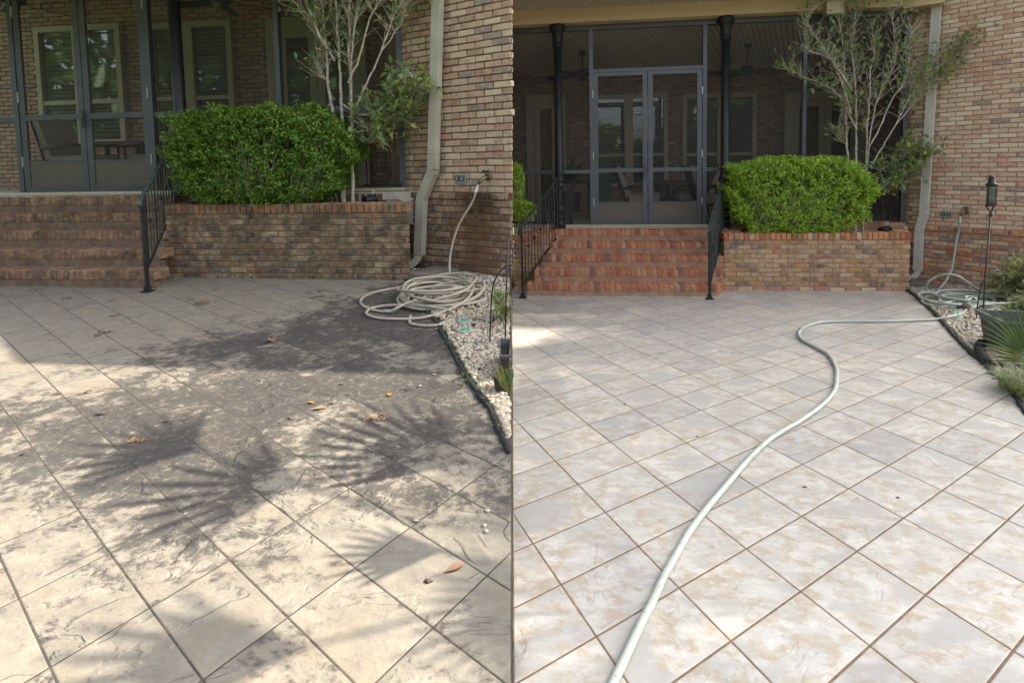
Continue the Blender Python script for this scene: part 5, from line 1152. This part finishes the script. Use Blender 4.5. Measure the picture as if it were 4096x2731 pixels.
for i, (x, y, lab) in enumerate([(-1.069, 3.995, 'larger dark crumb just inside the roof shade on the left tiles'), (-1.033, 3.88, 'small dark crumb at the edge of the roof shade on the left tiles'), (-1.286, 4.237, 'dark crumb on the shaded mildewed tiles farthest back of the crumbs'), (-1.105, 3.572, 'dark crumb between the shade edge and the orange yellow leaf'), (-.965, 4.342, 'reddish crumb in the roof shade nearest the beige hose'), (-.834, 3.81, 'dark crumb in the sun nearest the pebbles on the left tiles'), (-1.266, 3.129, 'dark crumb just in front of the orange yellow leaf'), (-1.089, 3.305, 'dark crumb between the orange yellow and golden leaves'), (-.316, 1.919, 'dark crumb nearest the viewer beside the smooth reddish leaf')]):
    rock(x, y, gz('A', y)-.002, (.016, .011, .008), 'dark_rock', lab, 30+i); COL.objects[-1]['group'] = 'dark crumbs on the left patio'
for i, (x, y, lab) in enumerate([(1.456, 2.806, 'dark crumb on clean tiles just left of the hose bend'), (.77, 3.955, 'dark crumb on clean tiles farthest left of the hose'), (1.108, 3.415, 'dark crumb on clean tiles midway between the left edge and hose'), (2.733, 4.93, 'dark crumb on clean tiles beside the upper hose bend'), (1.851, 2.692, 'dark crumb on clean tiles right of the hose')]):
    rock(x, y, gz('B', y)-.002, (.011, .006, .005), 'dark_rock', lab, 50+i); COL.objects[-1]['group'] = 'dark crumbs on the right patio'
for i, (x, y, lab) in enumerate([(-.135, 2.203, 'larger pale pebble of a pair near the centre line'), (-.125, 2.170, 'smaller pale pebble in front of its pair near the centre line'), (-.413, 2.242, 'tan pebble on a tile joint above the palm finger shadow'), (-.126, 2.295, 'white pebble on a joint against the centre line'), (-.536, 3.697, 'pale pebble in the sun nearest the left black edging'), (-.603, 3.524, 'pale pebble on sunlit tiles above the golden leaf'), (-.107, 2.639, 'pale pebble on a joint below the left edging end')]):
    rock(x, y, gz('A', y), (.012, .009, .006), 'white_rock', lab, 60+i); COL.objects[-1]['group'] = 'loose pebbles on the left patio'
for i, (x, y, lab) in enumerate([(3.86, 4.60, 'white pebble on clean tiles below the curled edging end'), (3.76, 4.46, 'pale pebble on clean tiles above the strap grass'), (3.70, 4.33, 'pale pebble on clean tiles touching the strap grass')]):
    rock(x, y, gz('B', y), (.018, .013, .011), 'white_rock', lab, 70+i); COL.objects[-1]['group'] = 'loose pebbles on the right patio'

# ------------------------------------------------------------------ things on the porches
def chair(F, u, t, z, face, k, label, back_to_us=False):
    """metal armchair with cushions; face: +1 looks along +u, -1 along -u"""
    o = thing('patio_chair', label, 'chair', F.W(u, t, z)); f = face
    def P(x, y, zz): return F.W(u+f*x*k, t, z+zz*k) - F.n*y*k
    def cush(name, pts, th, mat):
        mb = MB(); mb.bar(pts[0], pts[1], .50*k, th*k); part(name, mb, M[mat], o)
    cush('seat_cushion', (P(-.22, 0, .42), P(.32, 0, .44)), .13, 'cushion'); cush('back_cushion', (P(-.24, 0, .46), P(-.42, 0, .98)), .10, 'cushion')
    fr = MB()
    for s in (-.27, .27):
        fr.tube([P(.30, s, 0), P(.33, s, .62)], .014*k, 6); fr.tube([P(-.32, s, 0), P(-.26, s, .35), P(-.46, s, 1.0)], .014*k, 6); fr.tube([P(.36, s, .62), P(.1, s, .64), P(-.33, s, .60)], .02*k, 6); fr.tube([P(.3, s, .34), P(-.27, s, .33)], .014*k, 6)
    part('frame', fr, M['stripe'], o, True)
    for y in np.linspace(-.22, .22, 6): s = MB(); s.bar(P(-.30, y, .40), P(-.49, y, 1.0), .022*k, .012*k); part('back_slat', s, M['stripe'], o)
    return o
chair(FB, -1.70, 2.0, .468, 1, 1.0, 'cushioned chair with slatted back at left behind the clean doors'); chair(FB, -.78, 2.1, .468, -1, 1.0, 'cushioned chair facing left behind the right clean door'); chair(FB, -.38, 1.55, .468, 1, .98, 'dark slatted chair behind the screen right of the clean doors'); chair(FB, -1.55, 3.1, .468, 1, .95, 'cushioned chair at the far side of the porch table')
chair(FA, -1.95, 2.0, 1.222, 1, 1.12, 'cushioned chair with slatted back in the shaded left porch'); chair(FA, -.65, 2.2, 1.222, -1, 1.12, 'cushioned chair facing left in the shaded left porch')
def table(F, u, t, z, k, label):
    o = thing('porch_table', label, 'table', F.W(u, t, z)); c = F.W(u, t, z); m = MB(); m.lathe(c, [(.62*k, .64*k), (.66*k, .655*k), (.66*k, .69*k), (.62*k, .70*k)], 28); part('tabletop', m, M['tabletop'], o)
    for i in range(4): a = i*1.571+.5; l = MB(); l.tube([c+Vector((.45*k*math.cos(a), .45*k*math.sin(a), 0)), c+Vector((.4*k*math.cos(a), .4*k*math.sin(a), .65*k))], .03*k, 8); part('leg', l, M['stripe'], o)
table(FB, -1.1, 2.75, .468, .98, 'round brown table behind the clean screen doors'); table(FA, -1.2, 2.75, 1.222, 1.1, 'round brown table in the shaded left porch')
gp = MB(); rect_uz(gp, FB, 1.9, -2.62, -2.2, .75, 1.33, .07); solo('folded_lounger', gp, M['green_fab'], 'dark green panel leaning behind the screen beside the clean doors', 'folded chair')
cab = MB(); rect_uz(cab, FB, 1.6, -3.3, -2.75, .70, 1.02, .4)
for q in (-3.26, -2.8): rect_uz(cab, FB, 1.6, q-.03, q+.03, .468, .70, .35)
solo('porch_bench', cab, M['stripe'], 'dark low bench behind the screen left of the column', 'bench')
def fan(F, u, t, ztop, zh, k, rot, label):
    o = thing('ceiling_fan', label, 'ceiling fan', F.W(u, t, ztop)); c = F.W(u, t, 0)
    a = MB(); a.lathe(c, [(.055*k, ztop), (.065*k, ztop-.03), (.05*k, ztop-.07), (.02*k, ztop-.08)][::-1], 16); part('canopy', a, M['stripe'], o); r = MB(); r.tube([c+Vector((0, 0, ztop-.06)), c+Vector((0, 0, zh+.08*k))], .012*k, 8); part('downrod', r, M['stripe'], o)
    m = MB(); m.lathe(c, [(.03*k, zh-.13*k), (.06*k, zh-.10*k), (.055*k, zh-.05*k), (.125*k, zh-.03*k), (.135*k, zh+.03*k), (.10*k, zh+.075*k), (.03*k, zh+.09*k)], 20); part('motor', m, M['stripe'], o, True)
    for i in range(5):
        an = rot+i*2*math.pi/5; d = Vector((math.cos(an), math.sin(an), 0)); s = Vector((-d.y, d.x, 0)); b = MB(); z = Vector((0, 0, zh-.04*k)); tl = Vector((0, 0, .02*k))
        vs = []
        for rr, w in ((.17, .05), (.26, .07), (.62, .075), (.70, .05)):
            for sg in (-1, 1): p = c+z+d*rr*k+s*w*sg*k+tl*sg; vs += [p, p+Vector((0, 0, .008))]
        b.add(vs, [q for i2 in range(3) for q in ((i2*4, i2*4+4, i2*4+6, i2*4+2), (i2*4+1, i2*4+3, i2*4+7, i2*4+5), (i2*4, i2*4+1, i2*4+5, i2*4+4), (i2*4+2, i2*4+6, i2*4+7, i2*4+3))] + [(0, 2, 3, 1), (12, 13, 15, 14)]); part('blade', b, M['stripe'], o)
fan(FB, .08, 2.4, 3.58, 3.12, 1.0, .5, 'dark ceiling fan hanging right of the clean doors'); fan(FB, -2.85, 2.4, 3.58, 3.17, 1.0, .2, 'dark ceiling fan half hidden behind the left column')
fan(FA, .47, 2.3, 4.75, 4.05, 1.1, .55, 'dark ceiling fan above the shaded boxwood'); fan(FA, -3.05, 2.3, 4.75, 4.22, 1.1, 1.2, 'dark ceiling fan at the top left corner')
def leafy(F, u, t, z, r, n, label):
    o = thing('potted_plant', label, 'plant', F.W(u, t, z)); c = np.array(F.W(u, t, z+.62)); p = MB(); p.lathe(F.W(u, t, z), [(.12, 0), (.17, .3), (.19, .32), (.17, .36)], 18); part('pot', p, M['pot'], o)
    for _ in range(n):
        d = rdir(1)[0]; d[2] = abs(d[2])*.8-.1; V, Fc = leaf_quads((c+d*.1-np.array([0, 0, .1]))[None], (d+np.array([0, 0, .2]))[None], np.array([[0, 0, 1.]]), np.array([r*rng.uniform(.7, 1.1)]), np.array([r*.3])); np_part('leaf', V, Fc, M['palm'], o)
    s = MB()
    for _ in range(8): s.tube([F.W(u, t, z+.3), tuple(c+rdir(1)[0]*.1)], .008, 5, False)
    part('stems', s, M['bark_d'], o)
leafy(FB, -3.0, 2.2, .62, .48, 34, 'dark leafy pot plant behind the screen above the left railing')
sp_ = thing('wall_speaker', 'tan box speaker under the fascia above the camellia', 'speaker', FB.W(1.455, .66, 3.74)); m = MB(); rect_uz(m, FB, .62, 1.335, 1.575, 3.64, 3.835, .15); part('cabinet', m, M['speaker'], sp_); m = MB(); rect_uz(m, FB, .54, 1.36, 1.55, 3.66, 3.815, .01); part('grille', m, M['soffit'], sp_)
sl = thing('spot_light', 'dark garden spotlight in the soil at the right end of the clean planter', 'spotlight', FB.W(2.28, .5, .42)); m = MB(); m.tube([FB.W(2.16, .36, .455), FB.W(2.28, .5, .47)], .05, 14); part('lamp_head', m, M['iron'], sl); m = MB(); m.bar(FB.W(2.26, .5, .40), FB.W(2.26, .5, .58), .03, .012); part('stake', m, M['lidrim'], sl)
sl = thing('spot_light', 'dark garden spotlight in the soil at the right end of the mildewed planter', 'spotlight', FA.W(2.55, .5, 1.08)); m = MB(); m.tube([FA.W(2.44, .36, 1.14), FA.W(2.58, .5, 1.16)], .055, 14); part('lamp_head', m, M['iron'], sl); m = MB(); m.bar(FA.W(2.56, .5, 1.06), FA.W(2.56, .5, 1.26), .03, .012); part('stake', m, M['lidrim'], sl)

# ------------------------------------------------------------------ trees and palms out of the picture that throw its shade and stand in its window panes
def big_tree(x, y, z, h, cr, n, leaf, label, z0=-1.0):
    o = thing('shade_tree', label, 'tree', (x, y, z0)); t = MB(); t.tube(smooth_path([(x, y, z0), (x+.1, y, h*.35), (x-.1, y+.1, z)], 5), [.22*(1-.06*i) for i in range(11)], 9, False)
    for _ in range(14): d = rdir(1)[0]; d[2] = abs(d[2]); t.tube([(x-.05, y, z-cr[2]*.9), tuple(np.array([x, y, z])+d*np.array(cr)*.85)], [.07, .015], 5, False)
    part('trunk', t, M['bark_d'], o, True)
    k = rdir(26)*np.array(cr)*.72; idx = rng.integers(0, 26, n); P = np.array([x, y, z])+k[idx]+rng.normal(0, 1, (n, 3))*np.array(cr)*.24
    V, Fc = leaf_quads(P, rdir(n), rdir(n), rng.uniform(.7, 1.3, n)*leaf, rng.uniform(.35, .6, n)*leaf); np_part('crown', V, Fc, M['tree'], o, False, 'stuff')
def tall_tree(x, y, z, cr, n, leaf, label):
    o = thing('shade_tree', label, 'tree', (x, y, -1)); t = MB(); t.tube(smooth_path([(x, y, -1), (x+.2, y, z*.4), (x, y, z)], 5), [.30-.022*i for i in range(11)], 9, False)
    for _ in range(18): d = rdir(1)[0]; d[2] = abs(d[2]); t.tube([(x, y, z-cr[2]), tuple(np.array([x, y, z])+d*np.array(cr)*.9)], [.07, .012], 5, False)
    part('trunk', t, M['bark_d'], o, True); d = rdir(n)*(rng.random(n)**.36)[:, None]; P = np.array([x, y, z])+d*np.array(cr)+.12*np.sin(d*17)
    V, Fc = leaf_quads(P, rdir(n), rdir(n), rng.uniform(.7, 1.3, n)*leaf, rng.uniform(.4, .65, n)*leaf); np_part('crown', V, Fc, M['tree'], o, False, 'stuff')
tall_tree(18.8, 7.0, 15.4, (3.4, 3.6, 1.6), 135000, .085, 'tall tree right of the picture that filters the sun on the right patio'); tall_tree(18.6, 11.6, 15.4, (3.3, 2.7, 1.6), 80000, .085, 'second tall tree right of the picture, farther back')
def far_wood():
    n = 20000; an = rng.uniform(rad(175), rad(365), n); r = rng.uniform(24, 34, n); h = (rng.random(n)**1.2)*(np.where(np.cos(an) < -.25, 11, 6.5)+2.5*np.sin(an*9)+1.5*np.sin(an*23+1))
    P = np.stack([r*np.cos(an), r*np.sin(an), h-1], 1); V, Fc = leaf_quads(P, rdir(n), rdir(n), rng.uniform(.8, 1.5, n), rng.uniform(.5, .9, n))
    tag(np_part('far_wood', V, Fc, M['tree'], None, False, 'stuff'), 'far belt of green trees behind the viewer', 'wood')
far_wood()
def frond_to(mb, base, hub, d, L, n, spread, w, droop=.1):
    base, hub, d = Vector(base), Vector(hub), Vector(d).normalized(); f = Vector((0, 0, 1)); s_ = d.cross(f).normalized(); f = s_.cross(d)
    mb.tube(smooth_path([base, (base+hub)/2+Vector((0, 0, .25)), hub], 4), .011, 5, False)
    for i in range(n):
        a = (i/(n-1)-.5)*spread; q = (d*math.cos(a)+s_*math.sin(a)).normalized(); l = L*(1-.3*abs(a)/(spread/2))*Rp.uniform(.88, 1.05); t = q.cross(f).normalized(); vs = []
        for p, ww in zip([hub, hub+q*l*.45+f*.01, hub+q*l*.75-Vector((0, 0, droop*l*.2)), hub+q*l-Vector((0, 0, droop*l*.6))], [w*.4, w, w*.6, .001]): vs += [p-t*ww/2+f*ww*.2, p, p+t*ww/2+f*ww*.2]
        mb.add(vs, [(k*3+j, k*3+j+1, k*3+j+4, k*3+j+3) for k in range(3) for j in range(2)])
po = thing('palm_tree', 'palm right of the picture whose fronds shade the left tiles', 'palm', (4.9, 3.0, -1.0)); t = MB(); t.tube([(4.9, 3.0, -1), (4.85, 3.0, 2), (4.8, 2.95, 4.1)], [.13, .11, .10], 10, False); part('trunk', t, M['bark_d'], po, True)
CR = (4.8, 2.95, 4.1)
for hub, d, L, n, spd, w in [((2.06, 2.60, 2.42), (-1, -.05, .02), .52, 9, 1.05, .034), ((2.85, 3.36, 3.15), (-.93, .37, 0), 1.2, 12, 1.35, .055), ((3.15, 3.45, 4.2), (-1, -.1, 0), .9, 10, 1.7, .055), ((3.4, 3.95, 5.1), (-.95, .2, 0), .8, 10, 1.8, .055), ((4.2, 2.75, 4.9), (-1, -.1, 0), 1.0, 8, 1.0, .06), ((3.75, 2.65, 3.6), (-.9, -.3, 0), .7, 16, 1.6, .04), ((5.6, 3.6, 4.8), (.8, .6, 0), .8, 16, 2, .045), ((5.6, 2.2, 4.7), (.8, -.7, 0), .8, 16, 2, .045), ((4.6, 2.0, 4.8), (-.2, -1, 0), .8, 16, 2, .045)]:
    mb = MB(); frond_to(mb, CR, hub, d, L, n, spd, w); part('frond', mb, M['palm'], po)
